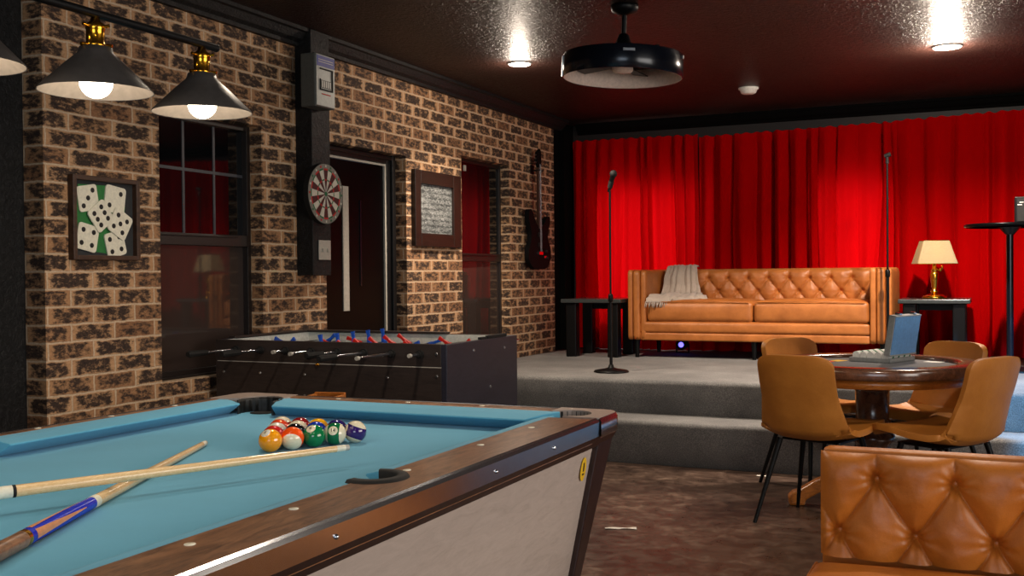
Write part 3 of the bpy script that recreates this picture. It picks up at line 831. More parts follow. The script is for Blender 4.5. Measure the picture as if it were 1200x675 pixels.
def dining_chair(label, x, y, head):
    """head: azimuth in degrees of the sitting direction, measured right of +y"""
    t = thing('dining_chair', label, 'chair', (x, y, 0), -math.radians(head), 'caramel bucket chairs around the poker table')
    # local: forward = +y
    prof = [(0.235,0.440),(0.232,0.462),(0.205,0.474),(0.12,0.466),(0.02,0.446),(-0.08,0.432),(-0.15,0.432),(-0.192,0.458),(-0.216,0.53),(-0.238,0.62),(-0.256,0.70),(-0.272,0.78),(-0.278,0.828)]
    # arc lengths
    L = [0]
    for a, c in zip(prof, prof[1:]): L.append(L[-1]+math.hypot(a[0]-c[0], a[1]-c[1]))
    tot = L[-1]
    def at(s):
        s *= tot
        for i in range(len(L)-1):
            if L[i] <= s <= L[i+1]+1e-9: break
        f = (s-L[i])/(L[i+1]-L[i]); p, q = prof[i], prof[i+1]
        return Vector((0, p[0]*(1-f)+q[0]*f, p[1]*(1-f)+q[1]*f))
    def fn(u, v):
        c = at(v); e = 0.004; d = (at(min(1, v+e))-at(max(0, v-e))).normalized(); nrm = Vector((0, -d.z, d.y))  # points up/forward
        nrm = Vector((0, -d.z*-1, d.y*-1)) if False else Vector((0, d.z, -d.y))
        x = (u-0.5)*2
        # half-width along the shell
        if v < 0.08: hw = 0.205+0.03*math.sin(v/0.08*PI/2)
        elif v < 0.45: hw = 0.235
        else: hw = 0.235 - 0.045*min(1, (v-0.45)/0.30)
        if v > 0.93: hw *= math.sqrt(max(0, 1-((v-0.93)/0.075)**2*0.22))
        curl = 0.010 + 0.032*math.exp(-((v-0.56)/0.20)**2) + 0.016*min(1, max(0, (v-0.45)/0.3))
        off = curl*(abs(x)**2.6)
        if v > 0.93: c = c - Vector((0, 0, 1))*0.022*(abs(x)**5)*((v-0.93)/0.07)
        up = Vector((0, -nrm.y, -nrm.z)) if nrm.z < 0 and v < 0.4 else nrm
        # interior side normal: up on the seat, forward on the back
        inn = Vector((0, d.z, -d.y)); 
        if inn.dot(Vector((0, 0.6, 0.8))) < 0: inn = -inn
        return c + Vector((x*hw, 0, 0)) + inn*off
    b = MB(); b.grid(fn, 28, 60)
    sh = b.build('seat_shell', M['chair'], t, recalc=False)
    md = sh.modifiers.new('thick', 'SOLIDIFY'); md.thickness = 0.030; md.offset = 0
    md = sh.modifiers.new('bevel', 'BEVEL'); md.width = 0.012; md.segments = 3; md.limit_method = 'ANGLE'; md.angle_limit = math.radians(50)
    b = MB(); b.box((-0.15,-0.10,0.400),(0.15,0.15,0.412)); b.build('seat_frame', M['black'], t, bevel=0.003)
    for sx in (-1, 1):
        for (ya, yb) in ((0.14, 0.215), (-0.13, -0.225)):
            b = MB(); b.tube((sx*0.15, ya*0.9, 0.41), (sx*0.232, yb, 0.0), 0.0145, 0.009, 12); b.build('leg', M['black'], t)
    return t
dining_chair('caramel bucket chair nearest the stage step at left, seen from behind', 2.955, 5.27, 18)
dining_chair('caramel bucket chair in side view at the right of the poker table', 3.515, 5.33, -58)
dining_chair('caramel bucket chair mostly hidden behind the left front chair', 2.815, 6.145, 132)
dining_chair('caramel bucket chair behind the open case at the far side of table', 3.39, 6.04, 215)

# things on the poker table
def case():
    t = thing('poker_chip_case', 'open silver and blue chip case standing on the poker table', 'case', (3.235, 5.765, 0.738), math.radians(0))
    d = Vector((0.38, 0.92, 0)).normalized(); n = Vector((-0.92, 0.38, 0)).normalized()   # along hinge, towards the tray
    R = Matrix(((n.x, d.x, 0, 0), (n.y, d.y, 0, 0), (0, 0, 1, 0), (0, 0, 0, 1)))
    b = MB(); b.box((0.0,0,0),(0.23,0.28,0.006),0,R); b.box((0,0,0),(0.23,0.006,0.024),0,R); b.box((0,0.274,0),(0.23,0.28,0.024),0,R); b.box((0.224,0,0),(0.23,0.28,0.024),0,R); b.box((0,0,0),(0.006,0.28,0.024),0,R)
    b.build('tray', M['silver'], t, bevel=0.002)
    for r in range(5):
        b = MB(); x = 0.035+r*0.041
        for k in range(44):
            y = 0.018+k*0.0056; b.tube(R @ Vector((x,y,0.034)), R @ Vector((x,y+0.0046,0.034)), 0.0205, n=14, mi=(1 if k % 11 > 7 else 0), smooth=False)
        b.build('chip_row', [M['white'], M['stain']], t)
    # lid leaning back
    T = R @ Matrix.Translation((0.0, 0, 0.04)) @ Matrix.Rotation(math.radians(-9), 4, 'Y')
    b = MB(); b.box((-0.004,0.004,0.0),(0.0,0.276,0.205),0,T); b.build('lid_panel', M['bluecase'], t, label='blue lid panel')
    b = MB(); b.box((0,0,0),(0.034,0.004,0.21),0,T); b.box((0,0.276,0),(0.034,0.28,0.21),0,T); b.box((-0.006,0,0.203),(0.034,0.28,0.21),0,T); b.box((-0.006,0,-0.004),(0.034,0.28,0.004),0,T)
    b.build('lid_frame', M['silver'], t, bevel=0.0015)
    for y in (0.05, 0.21):
        b = MB(); b.box((0.004,y,0.21),(0.03,y+0.03,0.222),0,T); b.build('latch', M['chrome'], t, bevel=0.002)
case()
def card(x, y, rz, mat, label):
    b = MB(); b.box((-0.032,-0.044,0),(0.032,0.044,0.0012)); o = b.build('playing_card', mat, bevel=0.0004)
    o.location = (x, y, 0.7385); o.rotation_euler = (0,0,rz); tag(o, label, 'playing card', 'loose playing cards on the poker table')
card(3.44, 5.93, 1.2, M['paper'], 'white playing card lying alone right of the chip case')
card(2.915, 5.80, 0.4, M['red'], 'red-backed playing card at the left side of the poker table')
card(2.965, 5.86, -0.5, M['sticker'], 'yellow playing card beside the red-backed one')

# ---------------------------------------------------------------- near tufted settee
def settee():
    x0, yb = 3.303, 2.925
    t = thing('tufted_settee', 'orange-tan tufted leather settee in the right foreground', 'settee', (x0, yb, 0))
    W = 1.30; L = M['leather_near']
    b = MB()
    cushion(b, (0.002, -0.054, 0.20), (W-0.002, 0.0, 0.755), 0.022, 0.0, nx=40, nz=8)
    a = 0.0935; rows = [0.203, 0.062, -0.079]; o = Vector((0.004, -0.085, 0.478)); Hh = 0.270
    fn, h = tuft_panel(W-0.008, Hh, a, rows, 0.140, 0.033, o, (1,0,0), (0,0,1), (0,-1,0), 0, 0, True, 0.02, 0.022)
    b.grid(fn, 420, 90)
    bk = b.build('backrest', L, t)
    buttons(W-0.01, rows[:2], a, 0.140, Hh, h, o, (1,0,0), (0,0,1), (0,-1,0), L, bk, 0.0095)
    b = MB(); cushion(b, (-0.018, -0.62, 0.345), (W+0.018, -0.105, 0.470), 0.04, 0.02, nx=50, ny=24, nz=6)
    b.path([(0.0,-0.125,0.462),(0.0,-0.6,0.462)], 0.005, 8); b.build('seat_cushion', L, t, weld=True)
    b = MB(); b.box((0.01,-0.60,0.20),(W-0.01,-0.02,0.35)); b.build('base_frame', L, t, bevel=0.012)
    for px in (0.06, W-0.06):
        for py in (-0.56, -0.06):
            b = MB(); b.tube((px,py,0),(px,py,0.20),0.016,0.026,12); b.build('leg', M['darkwood'], t)
settee()

# ---------------------------------------------------------------- pool table
PX0, PX1, PY0, PY1 = 1.465, 2.772, 0.60, 2.795
BED = 0.79
def pool_table():
    t = thing('pool_table', 'pool table with teal cloth, walnut rails and chrome edging', 'pool table', ((PX0+PX1)/2, (PY0+PY1)/2, 0))
    ox, oy = -(PX0+PX1)/2, -(PY0+PY1)/2
    def P(x, y, z): return (x+ox, y+oy, z)
    RT = 0.835
    nx0, nx1, ny0, ny1 = 1.585, 2.585, 0.80, 2.605           # cushion noses
    wl, wr, wf = 1.503, 2.637, 2.725                          # wood/cushion joints: left, right, far
    # bed
    b = MB(); b.box(P(1.50,0.70,0.765), P(2.66,2.70,BED)); b.build('playing_bed', M['felt'], t)
    # cushions: cross-section extruded between pockets
    def cush(p, q, inner, wood_w, cut0, cut1):
        """p->q along the wood joint, inner: unit vector to the bed, wood_w: width of the cloth top"""
        p, q, inn = Vector(p), Vector(q), Vector(inner); d = (q-p).normalized()
        prof = [(0.0, RT-0.001), (wood_w*0.5, RT-0.003), (wood_w, RT-0.010), (wood_w+0.003, RT-0.014), (wood_w-0.046, BED+0.001), (0.0, BED+0.001)]
        n = len(prof); vs = []
        for base, cut, s in ((p, cut0, 1), (q, cut1, -1)):
            for w_, z in prof:
                pt = base + inn*w_ + d*s*cut*(max(w_, 0)/wood_w); vs.append((pt.x+ox, pt.y+oy, z))
        m = MB(); m.add(vs, [(i, (i+1) % n, n+(i+1) % n, n+i) for i in range(n)]+[tuple(range(n)), tuple(reversed(range(n, 2*n)))])
        m.build('cushion', M['felt'], t, bevel=0.002)
    my = (PY0+PY1)/2+0.01
    cush((wl, 2.640, 0), (wl, my+0.06, 0), (1,0,0), nx0-wl, 0.018, 0.01); cush((wl, my-0.06, 0), (wl, 0.78, 0), (1,0,0), nx0-wl, 0.01, 0.05)
    cush((wr, my+0.06, 0), (wr, 2.64, 0), (-1,0,0), wr-nx1, 0.01, 0.03); cush((wr, 0.76, 0), (wr, my-0.06, 0), (-1,0,0), wr-nx1, 0.03, 0.01)
    cush((1.665, wf, 0), (2.62, wf, 0), (0,-1,0), wf-ny1, 0.055, 0.055); cush((1.60, 0.70, 0), (2.59, 0.70, 0), (0,1,0), 0.10, 0.05, 0.05)
    # wooden rail tops
    def rail(x0, y0, x1, y1):
        m = MB(); m.box(P(x0,y0,BED-0.02), P(x1,y1,RT)); return m.build('rail', M['walnut'], t, bevel=0.004)
    rail(PX0+0.012, 0.72, wl, my-0.055); rail(PX0+0.012, my+0.055, wl, 2.64)
    # right rail, two pieces with a round bite for the side pocket
    def bite(y0, y1, side):
        pts = []
        r = 0.058; cx, cy = 2.648, my
        if side > 0: base = [(PX1-0.012, cy), (PX1-0.012, y1), (wr, y1), (wr, cy+r)]; arc = [(cx+r*math.cos(a), cy+r*math.sin(a)) for a in [PI/2*(1-k/8) for k in range(9)]]
        else: base = [(wr, cy-r), (wr, y0), (PX1-0.012, y0), (PX1-0.012, cy)]; arc = [(cx+r*math.cos(a), cy+r*math.sin(a)) for a in [-PI/2*(k/8) for k in range(9)]]
        if side > 0: pts = base+arc
        else: pts = base+arc
        m = MB(); m.poly([(x+ox, y+oy) for x, y in pts], BED-0.02, RT); m.build('rail', M['walnut'], t, bevel=0.0)
    bite(my, 2.60, 1); bite(0.76, my, -1)
    rail(1.66, wf, 2.60, PY1-0.012)
    rail(1.66, PY0+0.012, 2.60, 0.70)
    # side pocket collar and well
    m = MB(); N = 24; rp = []
    for ra, rb in ((0.043, 0.066),):
        vs = []
        for k in range(N+1):
            a = -PI*0.62 + PI*1.24*k/N
            for r_, z in ((ra, RT-0.05), (ra, RT+0.002), (ra+0.004, RT+0.006), (rb-0.002, RT+0.005), (rb+0.002, RT-0.001)): vs.append((2.648+ox+r_*math.cos(a), my+oy+r_*math.sin(a), z))
        m.add(vs, [(k*5+j, k*5+j+1, (k+1)*5+j+1, (k+1)*5+j) for k in range(N) for j in range(4)], 0, True)
    m.build('side_pocket', M['rubber'], t)
    m = MB(); m.lathe([(0.0, BED-0.08), (0.047, BED-0.08), (0.047, BED+0.0015), (0.0, BED+0.0015)], (2.648+ox, my+oy, 0), 28, closed=True); m.build('pocket_well', M['hole'], t)
    # far left corner: black ribbed pocket liner
    cx, cy = 1.575, 2.70
    m = MB()
    def liner(u, v):
        a = math.radians(215 - 235*u) ; rr = 0.066 + 0.0015*math.cos(u*70)
        return (1.632+ox+rr*math.cos(a), 2.662+oy+rr*math.sin(a), BED-0.01+0.054*v)
    m.grid(liner, 60, 6); m.build('pocket_liner', M['pocket'], t, solid=0.006)
    m = MB(); m.lathe([(0,BED-0.004),(0.040,BED-0.004),(0.040,BED+0.0012),(0,BED+0.0012)], (1.628+ox, 2.680+oy, 0), 28, closed=True); m.build('pocket_well', M['hole'], t)
    # corner caps (grey cast metal with chrome rim)
    def cap(sx, sy, xo, yo):
        """sx, sy: +-1 outward directions; (xo,yo): the outer corner"""
        L1, L2 = 0.175, 0.175; R = 0.05
        # outline in local (a along x inward, b along y inward)
        out = [(L1, 0.0), (R, 0.0)] + [(R-R*math.sin(k*PI/12), R-R*math.cos(k*PI/12)) for k in range(1, 6)] + [(0.0, R), (0.0, L2)]
        inn = [(0.105, L2)] + [(0.112+0.065*math.cos(a)*-1, 0.112+0.065*math.sin(a)*-1) for a in [math.radians(-35+160*k/14) for k in range(15)]] + [(L1, 0.075)]
        pts = out+inn
        w = [(xo - sx*a+ox, yo - sy*b_+oy) for a, b_ in pts]
        if sx*sy > 0: pass
        m = MB(); m.poly(w, RT-0.02, RT+0.002, 0); o = m.build('corner_cap', M['silver_dark'], t, bevel=0.002)
        m = MB(); N = 24
        vs = []
        edge = [(L1, 0.0), (R, 0.0)] + [(R-R*math.sin(k*PI/16), R-R*math.cos(k*PI/16)) for k in range(1, 8)] + [(0.0, R), (0.0, L2)]
        for a, b_ in edge:
            nx_, ny_ = 0, 0
            for dz, off in ((-0.052, 0.001), (-0.046, 0.007), (-0.008, 0.007), (0.001, 0.001)):
                # outward offset
                if b_ == 0: na, nb = 0, -1
                elif a == 0: na, nb = -1, 0
                else:
                    v_ = Vector((a-R, b_-R)).normalized(); na, nb = v_.x, v_.y
                vs.append((xo-sx*(a+na*off)+ox, yo-sy*(b_+nb*off)+oy, RT+dz))
        E_ = len(edge)
        m.add(vs, [(i*4+j, i*4+j+1, (i+1)*4+j+1, (i+1)*4+j) for i in range(E_-1) for j in range(3)], 0, True)
        m.build('corner_edge', M['strip'], o)
        m = MB(); m.lathe([(0, BED-0.01), (0.066, BED-0.01), (0.066, BED+0.0016), (0, BED+0.0016)], (xo-sx*0.112+ox, yo-sy*0.112+oy, 0), 28, closed=True); m.build('pocket_well', M['hole'], t)
        m = MB()
        def wall(u, v):
            a = math.radians(-40+170*u); return (xo-sx*(0.112-0.067*math.cos(a))+ox, yo-sy*(0.112-0.067*math.sin(a))+oy, BED+0.043*v)
        m.grid(wall, 24, 2); m.build('pocket_liner', M['pocket'], t, solid=0.004)
    M['silver_dark'] = simple('cast_grey_metal', (158, 142, 132), 0.42, 0.2)
    cap(1, 1, PX1, PY1); cap(1, -1, PX1, PY0); cap(-1, -1, PX0, PY0)
    # far left rim cap, thin
    m = MB()
    pts = [(PX0, 2.62), (PX0, PY1-0.05)] + [(PX0+0.05-0.05*math.cos(k*PI/12), PY1-0.05+0.05*math.sin(k*PI/12)) for k in range(1, 6)] + [(PX0+0.05, PY1), (1.68, PY1), (1.68, PY1-0.035), (1.70, PY1-0.069)] + [(1.632+0.071*math.cos(math.radians(a)), 2.662+0.071*math.sin(math.radians(a))) for a in range(40, 191, 10)] + [(PX0+0.038, 2.62)]
    m.poly([(x+ox, y+oy) for x, y in pts], RT-0.03, RT+0.002); m.build('corner_cap', M['silver_dark'], t, bevel=0.002)
    # metal edge strips around
    def strip(a, c, nrm):
        a, c, n_ = Vector(a), Vector(c), Vector(nrm)
        m = MB(); vs = []
        prof = [(0.0, RT), (0.004, RT+0.0015), (0.012, RT-0.001), (0.016, RT-0.008), (0.014, RT-0.046), (0.0, RT-0.046)]
        for q in (a, c):
            for w_, z in prof: vs.append((q.x+n_.x*(w_-0.012)+ox, q.y+n_.y*(w_-0.012)+oy, z))
        n = len(prof); m.add(vs, [(i, (i+1) % n, n+(i+1) % n, n+i) for i in range(n)]+[tuple(range(n)), tuple(reversed(range(n, 2*n)))])
        return m.build('edge_strip', M['strip'], t)
    strip((PX1,PY0+0.17,0),(PX1,PY1-0.17,0),(1,0,0)); strip((PX0,PY1-0.17,0),(PX0,PY0+0.17,0),(-1,0,0))
    strip((PX1-0.17,PY1,0),(PX0+0.2,PY1,0),(0,1,0)); strip((PX0+0.17,PY0,0),(PX1-0.17,PY0,0),(0,-1,0))
    # screws on the strip
    for y in (1.05, 1.39, 1.98, 2.30):
        m = MB(); m.sphere(P(PX1+0.0035, y, RT-0.028), 0.0045, 10, 6); m.build('screw', M['chrome'], t)
    # diamonds
    def dia(x, y):
        m = MB(); m.lathe([(0,RT-0.001),(0.0085,RT-0.001),(0.0085,RT+0.0008),(0,RT+0.0008)], (x+ox, y+oy, 0), 16, closed=True); m.build('sight_marker', M['die'], t)
    for y in (0.93, 1.178, 1.425, 1.795, 2.123, 2.411): dia(2.668, y)
    for y in (0.95, 1.2, 1.45, 1.943, 2.19, 2.44): dia(1.49, y)
    for x in (1.86, 2.11, 2.36): dia(x, 2.757)
    # brown band below the strip, tapered cabinet
    m = MB()
    def rect(x0, y0, x1, y1, z): return [P(x0,y0,z), P(x1,y0,z), P(x1,y1,z), P(x0,y1,z)]
    m.hexa(rect(PX0+0.020,PY0+0.020,PX1-0.020,PY1-0.020,0.755), rect(PX0+0.004,PY0+0.004,PX1-0.004,PY1-0.004,RT-0.047)); m.build('rail_skirt', M['darkwood'], t)
    m = MB(); m.hexa(rect(PX0+0.120,PY0+0.120,PX1-0.120,PY1-0.120,0.30), rect(PX0+0.035,PY0+0.035,PX1-0.035,PY1-0.035,0.754)); m.build('cabinet', M['cabinet'], t)
    # corner posts, dark
    for sx in (-1, 1):
        for sy in (-1, 1):
            X = PX1 if sx > 0 else PX0; Y = PY1 if sy > 0 else PY0
            def q(i, j, w_): 
                x_in, y_in = X-sx*i, Y-sy*j
                xs_ = sorted((x_in, x_in-sx*w_)); ys_ = sorted((y_in, y_in-sy*w_)); return xs_, ys_
            (xa, xb), (ya, yb) = q(0.105, 0.105, 0.05); (xc, xd), (yc, yd) = q(0.012, 0.012, 0.115)
            m = MB(); m.hexa(rect(xa, ya, xb, yb, 0.29), rect(xc, yc, xd, yd, RT-0.048)); m.build('corner_post', M['darkwood'], t, bevel=0.004)
            m = MB(); m.box(P(xa+0.0, ya, 0.0), P(xb, yb, 0.29)); m.build('leg', M['darkwood'], t, bevel=0.01)
    # yellow round sticker by the far corner
    m = MB(); ang = math.atan2(0.065, 0.454)
    Rm = Matrix.Translation(P(PX1-0.0425+0.0008, 2.61, 0.70)) @ Matrix.Rotation(ang, 4, 'Y')
    m.add([(0, 0.020*math.cos(a), 0.032*math.sin(a)) for a in [2*PI*k/20 for k in range(20)]]+[(0.001, 0.020*math.cos(a), 0.032*math.sin(a)) for a in [2*PI*k/20 for k in range(20)]],
          [tuple(range(20)), tuple(range(20, 40))]+[(k, (k+1) % 20, 20+(k+1) % 20, 20+k) for k in range(20)], 0, False, Rm)
    m.box((0.001,-0.004,-0.006),(0.0016,0.004,0.018),1,Rm); m.box((0.001,-0.007,-0.016),(0.0016,0.007,-0.011),1,Rm)
    m.build('sticker', [M['sticker'], M['frame']], t)
    return t
M['silver_dark'] = simple('cast_grey_metal', (158, 142, 132), 0.42, 0.2)
pool_table()

# balls
def text_mesh(txt, size):
    c = bpy.data.curves.new('digits', 'FONT'); c.body = txt; c.size = size; c.extrude = 0.0002; c.align_x = 'CENTER'; c.align_y = 'CENTER'
    o = bpy.data.objects.new('digits', c); COL.objects.link(o)
    bpy.context.view_layer.update()
    me = bpy.data.meshes.new_from_object(o.evaluated_get(bpy.context.evaluated_depsgraph_get()))
    bpy.data.objects.remove(o); return me
R_B = 0.0286
CAMV = Vector((0.52, -0.78, 0.35))
BALLS = {
 (0,0): ('5', (255,160,4), 0, 'orange solid ball at the front tip of the rack'),
 (0,1): ('13', (255,84,10), 1, 'orange striped ball second in the front row of the rack'),
 (0,2): ('6', (6,120,66), 0, 'solid green ball in the middle of the front row'),
 (0,3): ('14', (16,110,64), 1, 'green striped ball fourth in the front row'),
 (0,4): ('12', (52,24,104), 1, 'purple striped ball at the right end of the rack'),
 (1,1): ('3', (216,36,20), 0, 'solid red ball just behind the orange solid ball'),
 (1,2): ('8', (14,14,14), 0, 'black ball behind the orange striped ball'),
 (1,3): ('2', (20,54,172), 0, 'solid blue ball behind the solid green ball'),
 (1,4): ('4', (46,30,110), 0, 'solid dark violet ball behind the green striped ball'),
 (2,2): ('11', (214,50,24), 1, 'red striped ball third along the left side of the rack'),
 (2,3): ('9', (246,176,30), 1, 'yellow striped ball in the centre of the rack'),
 (2,4): ('1', (248,180,24), 0, 'solid yellow ball in the back row of the rack'),
 (3,3): ('3', (232,70,24), 0, 'solid orange-red ball fourth along the left side of the rack'),
 (3,4): ('7', (140,22,26), 0, 'solid maroon ball in the back row of the rack'),
 (4,4): ('15', (150,30,30), 1, 'maroon striped ball at the far left corner of the rack'),
}
proto_ball = None
for (dg, k), (num, rgb, stripe, lab) in BALLS.items():
    x = 2.115+((k-dg)-k/2)*0.0576; y = 2.084+k*0.0499
    rr = random.Random(dg*10+k)
    nd = {(0,0): (-0.05,-0.62,0.78), (0,1): (-0.85,-0.52,0.1), (0,2): (0.1,-0.62,0.78), (0,3): (0.35,-0.83,0.44), (0,4): (-0.62,-0.7,0.36)}.get((dg,k), (rr.uniform(-1,1), rr.uniform(-0.3,1), rr.uniform(-0.6,0.6)))
    ax = {(0,1): (0.62,-0.62,-0.48), (0,3): (-0.93,-0.36,0.0), (0,4): (0.3,0.25,0.92), (4,4): (0,0,1), (2,2): (0.1,-0.1,1), (2,3): (0.6,-0.4,0.7)}.get((dg,k), (0,0,1))
    ndv = Vector(nd).normalized()
    if stripe and (dg, k) in ((0,1),(0,3),(0,4)):
        a_ = Vector(ax); a_ = (a_ - ndv*a_.dot(ndv)).normalized(); ax = tuple(a_)
    mb = MB(); mb.sphere((0,0,0), R_B, 40, 26)
    o = mb.build('pool_ball', ball_mat('ball_'+num+'_'+str(dg), rgb, stripe, ax, tuple(ndv)), recalc=False)
    o.location = (x, y, BED+R_B); tag(o, lab, 'pool ball', 'pool balls racked in a triangle')
    if dg == 0:
        me = text_mesh(num, 0.013); me.materials.append(M['pip'])
        q = bpy.data.objects.new('number', me); COL.objects.link(q); q.parent = o
        q.location = ndv*(R_B+0.0001); q.rotation_euler = ndv.to_track_quat('Z', 'Y').to_euler()

# cues
def cue(p_tip, p_far, length, label, kind):
    t = thing('pool_cue', label, 'pool cue', p_tip)
    d = (Vector(p_far)-Vector(p_tip)).normalized()
    def seg(a, c, ra, rc, nm, m):
        b = MB(); b.tube(d*a, d*c, ra, rc, 20); return b.build(nm, m, t)
    def rad(s): return 0.0070+0.0080*(s/length)
    seg(0, 0.010, 0.0064, 0.0069, 'tip', M['plate']); seg(0.010, 0.032, 0.0069, 0.0071, 'ferrule', M['die'])
    if kind == 1:
        J = 0.700
        seg(0.032, J, rad(0.032), rad(J), 'shaft', M['maple']); seg(J, J+0.006, rad(J)+0.0004, rad(J)+0.0004, 'joint_ring', M['rubber'])
        seg(J+0.006, J+0.036, rad(J)+0.0003, rad(J)+0.0004, 'joint_collar', M['die'])
        seg(J+0.036, length, rad(J), 0.0150, 'butt', M['walnut'])
    else:
        J = (Vector(p_tip)-Vector((2.205,1.453,0.8))).length
        K = (Vector(p_tip)-Vector((2.296,1.204,0.8))).length+0.01
        seg(0.032, J-0.012, rad(0.032), rad(J), 'shaft', M['maple']); seg(J-0.012, J+0.010, rad(J)+0.0003, rad(J)+0.0005, 'joint_collar', M['die'])
        seg(J+0.010, K, rad(J), rad(K)+0.001, 'forearm', M['bluelac'])
        # pointed peach inlays along the forearm
        b = MB(); a = d.orthogonal().normalized(); c_ = d.cross(a); up = Vector((0,0,1)); side = d.cross(up).normalized(); n0 = side.cross(d).normalized()
        for th0 in (-75, 15, 105, 195):
            vs = []; NS = 12
            for i in range(NS+1):
                f = i/NS; s = J+0.06+(K-J-0.075)*f; r = rad(J)+(rad(K)+0.001-rad(J))*((s-J-0.01)/(K-J-0.01))+0.0004
                hw = math.radians(4+30*f)
                for j in range(5):
                    th = math.radians(th0)+hw*(j/4*2-1); vs.append(d*s + (n0*math.cos(th)+side*math.sin(th))*r)
            b.add(vs, [(i*5+j, i*5+j+1, (i+1)*5+j+1, (i+1)*5+j) for i in range(NS) for j in range(4)], 0, True)
        b.build('inlay', M['peach'], t)
        seg(K, K+0.012, rad(K)+0.0012, rad(K)+0.0012, 'ring', M['brass']); seg(K+0.012, length, rad(K)+0.001, 0.0150, 'butt', M['walnut'])
    return t
# blue cue lies on the cloth, the plain cue lies across it
c2a = Vector((1.900, 2.100, BED+0.0078)); c2b = Vector((2.345, 1.125, BED+0.0150))
cue(c2a, c2b, 1.25, 'blue-wrapped pool cue pointing from the lower left corner towards the brick wall', 2)
c1a = Vector((2.400, 1.995, BED+0.043)); c1b = Vector((2.087, 1.355, BED+0.041))
cue(c1a, c1b, 1.30, 'plain pale pool cue lying across the blue-wrapped cue, tip near the balls', 1)

# ---------------------------------------------------------------- billiard light
def billiard_light():
    X = 2.13
    t = thing('billiard_light', 'black bar light with cone shades and brass fittings over the pool table', 'ceiling light', (X, 1.23, 1.56))
    def P(y, z): return (0, y-1.23, z-1.56)
    b = MB(); b.tube(P(0.33, 1.735), P(1.885, 1.735), 0.0085, n=14); b.sphere(P(1.886,1.735), 0.0092, 12, 8); b.build('bar', M['black'], t)
    for y in (0.50, 1.15):
        b = MB(); b.tube(P(y, 1.735), P(y, CZ), 0.005, n=10); b.lathe([(0.05, CZ-1.56-0.02), (0.045, CZ-1.56-0.0)], (0, y-1.23, 0), 20); b.build('hanger', M['black'], t)
    for y in (0.63, 0.93, 1.232, 1.535, 1.838):
        c = P(y, 0); c = (0, c[1], 0); zr = 1.583-1.56
        if y < 1.1: pass
        b = MB(); b.lathe([(0.108, zr), (0.106, zr+0.004), (0.060, zr+0.050), (0.034, zr+0.074), (0.030, zr+0.086), (0.0, zr+0.088)], c, 48, cap=False)
        sh = b.build('shade', M['gunmetal'], t)
        b = MB(); b.lathe([(0.1065, zr+0.0005), (0.059, zr+0.0475), (0.033, zr+0.070), (0.0, zr+0.071)], c, 48, cap=False); b.build('shade_lining', M['liner_dark'], sh, recalc=True)
        b = MB(); b.lathe([(0.016, zr+0.084), (0.020, zr+0.088), (0.020, zr+0.092), (0.0180, zr+0.094), (0.0180, zr+0.120), (0.019, zr+0.122), (0.018, zr+0.130), (0.010, zr+0.137), (0.006, zr+0.150)], c, 12)
        for k in range(3):
            a = k*2*PI/3+0.4; b.tube((c[0]+0.016*math.cos(a), c[1]+0.016*math.sin(a), zr+0.126), (c[0]+0.028*math.cos(a), c[1]+0.028*math.sin(a), zr+0.128), 0.0035, n=8)
            b.tube((c[0]+0.02*math.cos(a), c[1]+0.02*math.sin(a), zr+0.090), (c[0]+0.033*math.cos(a), c[1]+0.033*math.sin(a), zr+0.088), 0.0035, n=8)
        b.build('fitting', M['brass'], t)
        b = MB(); b.sphere((c[0], c[1], zr+0.018), 0.031, 24, 14); b.build('bulb', emissive('pool_bulb', (255, 238, 214), 9.0), t)
        l = bpy.data.lights.new('pool_light', 'POINT'); l.energy = 0.8; l.color = (1, 0.86, 0.68); l.shadow_soft_size = 0.03
        lo = bpy.data.objects.new('pool_light', l); COL.objects.link(lo); lo.location = (X, y, 1.583-0.022)
M['liner_dark'] = simple('grey_shade_lining', (120, 110, 100), 0.4, 0.0)
M['gunmetal'] = simple('gunmetal_shade', (74, 70, 68), 0.38, 0.3)
billiard_light()

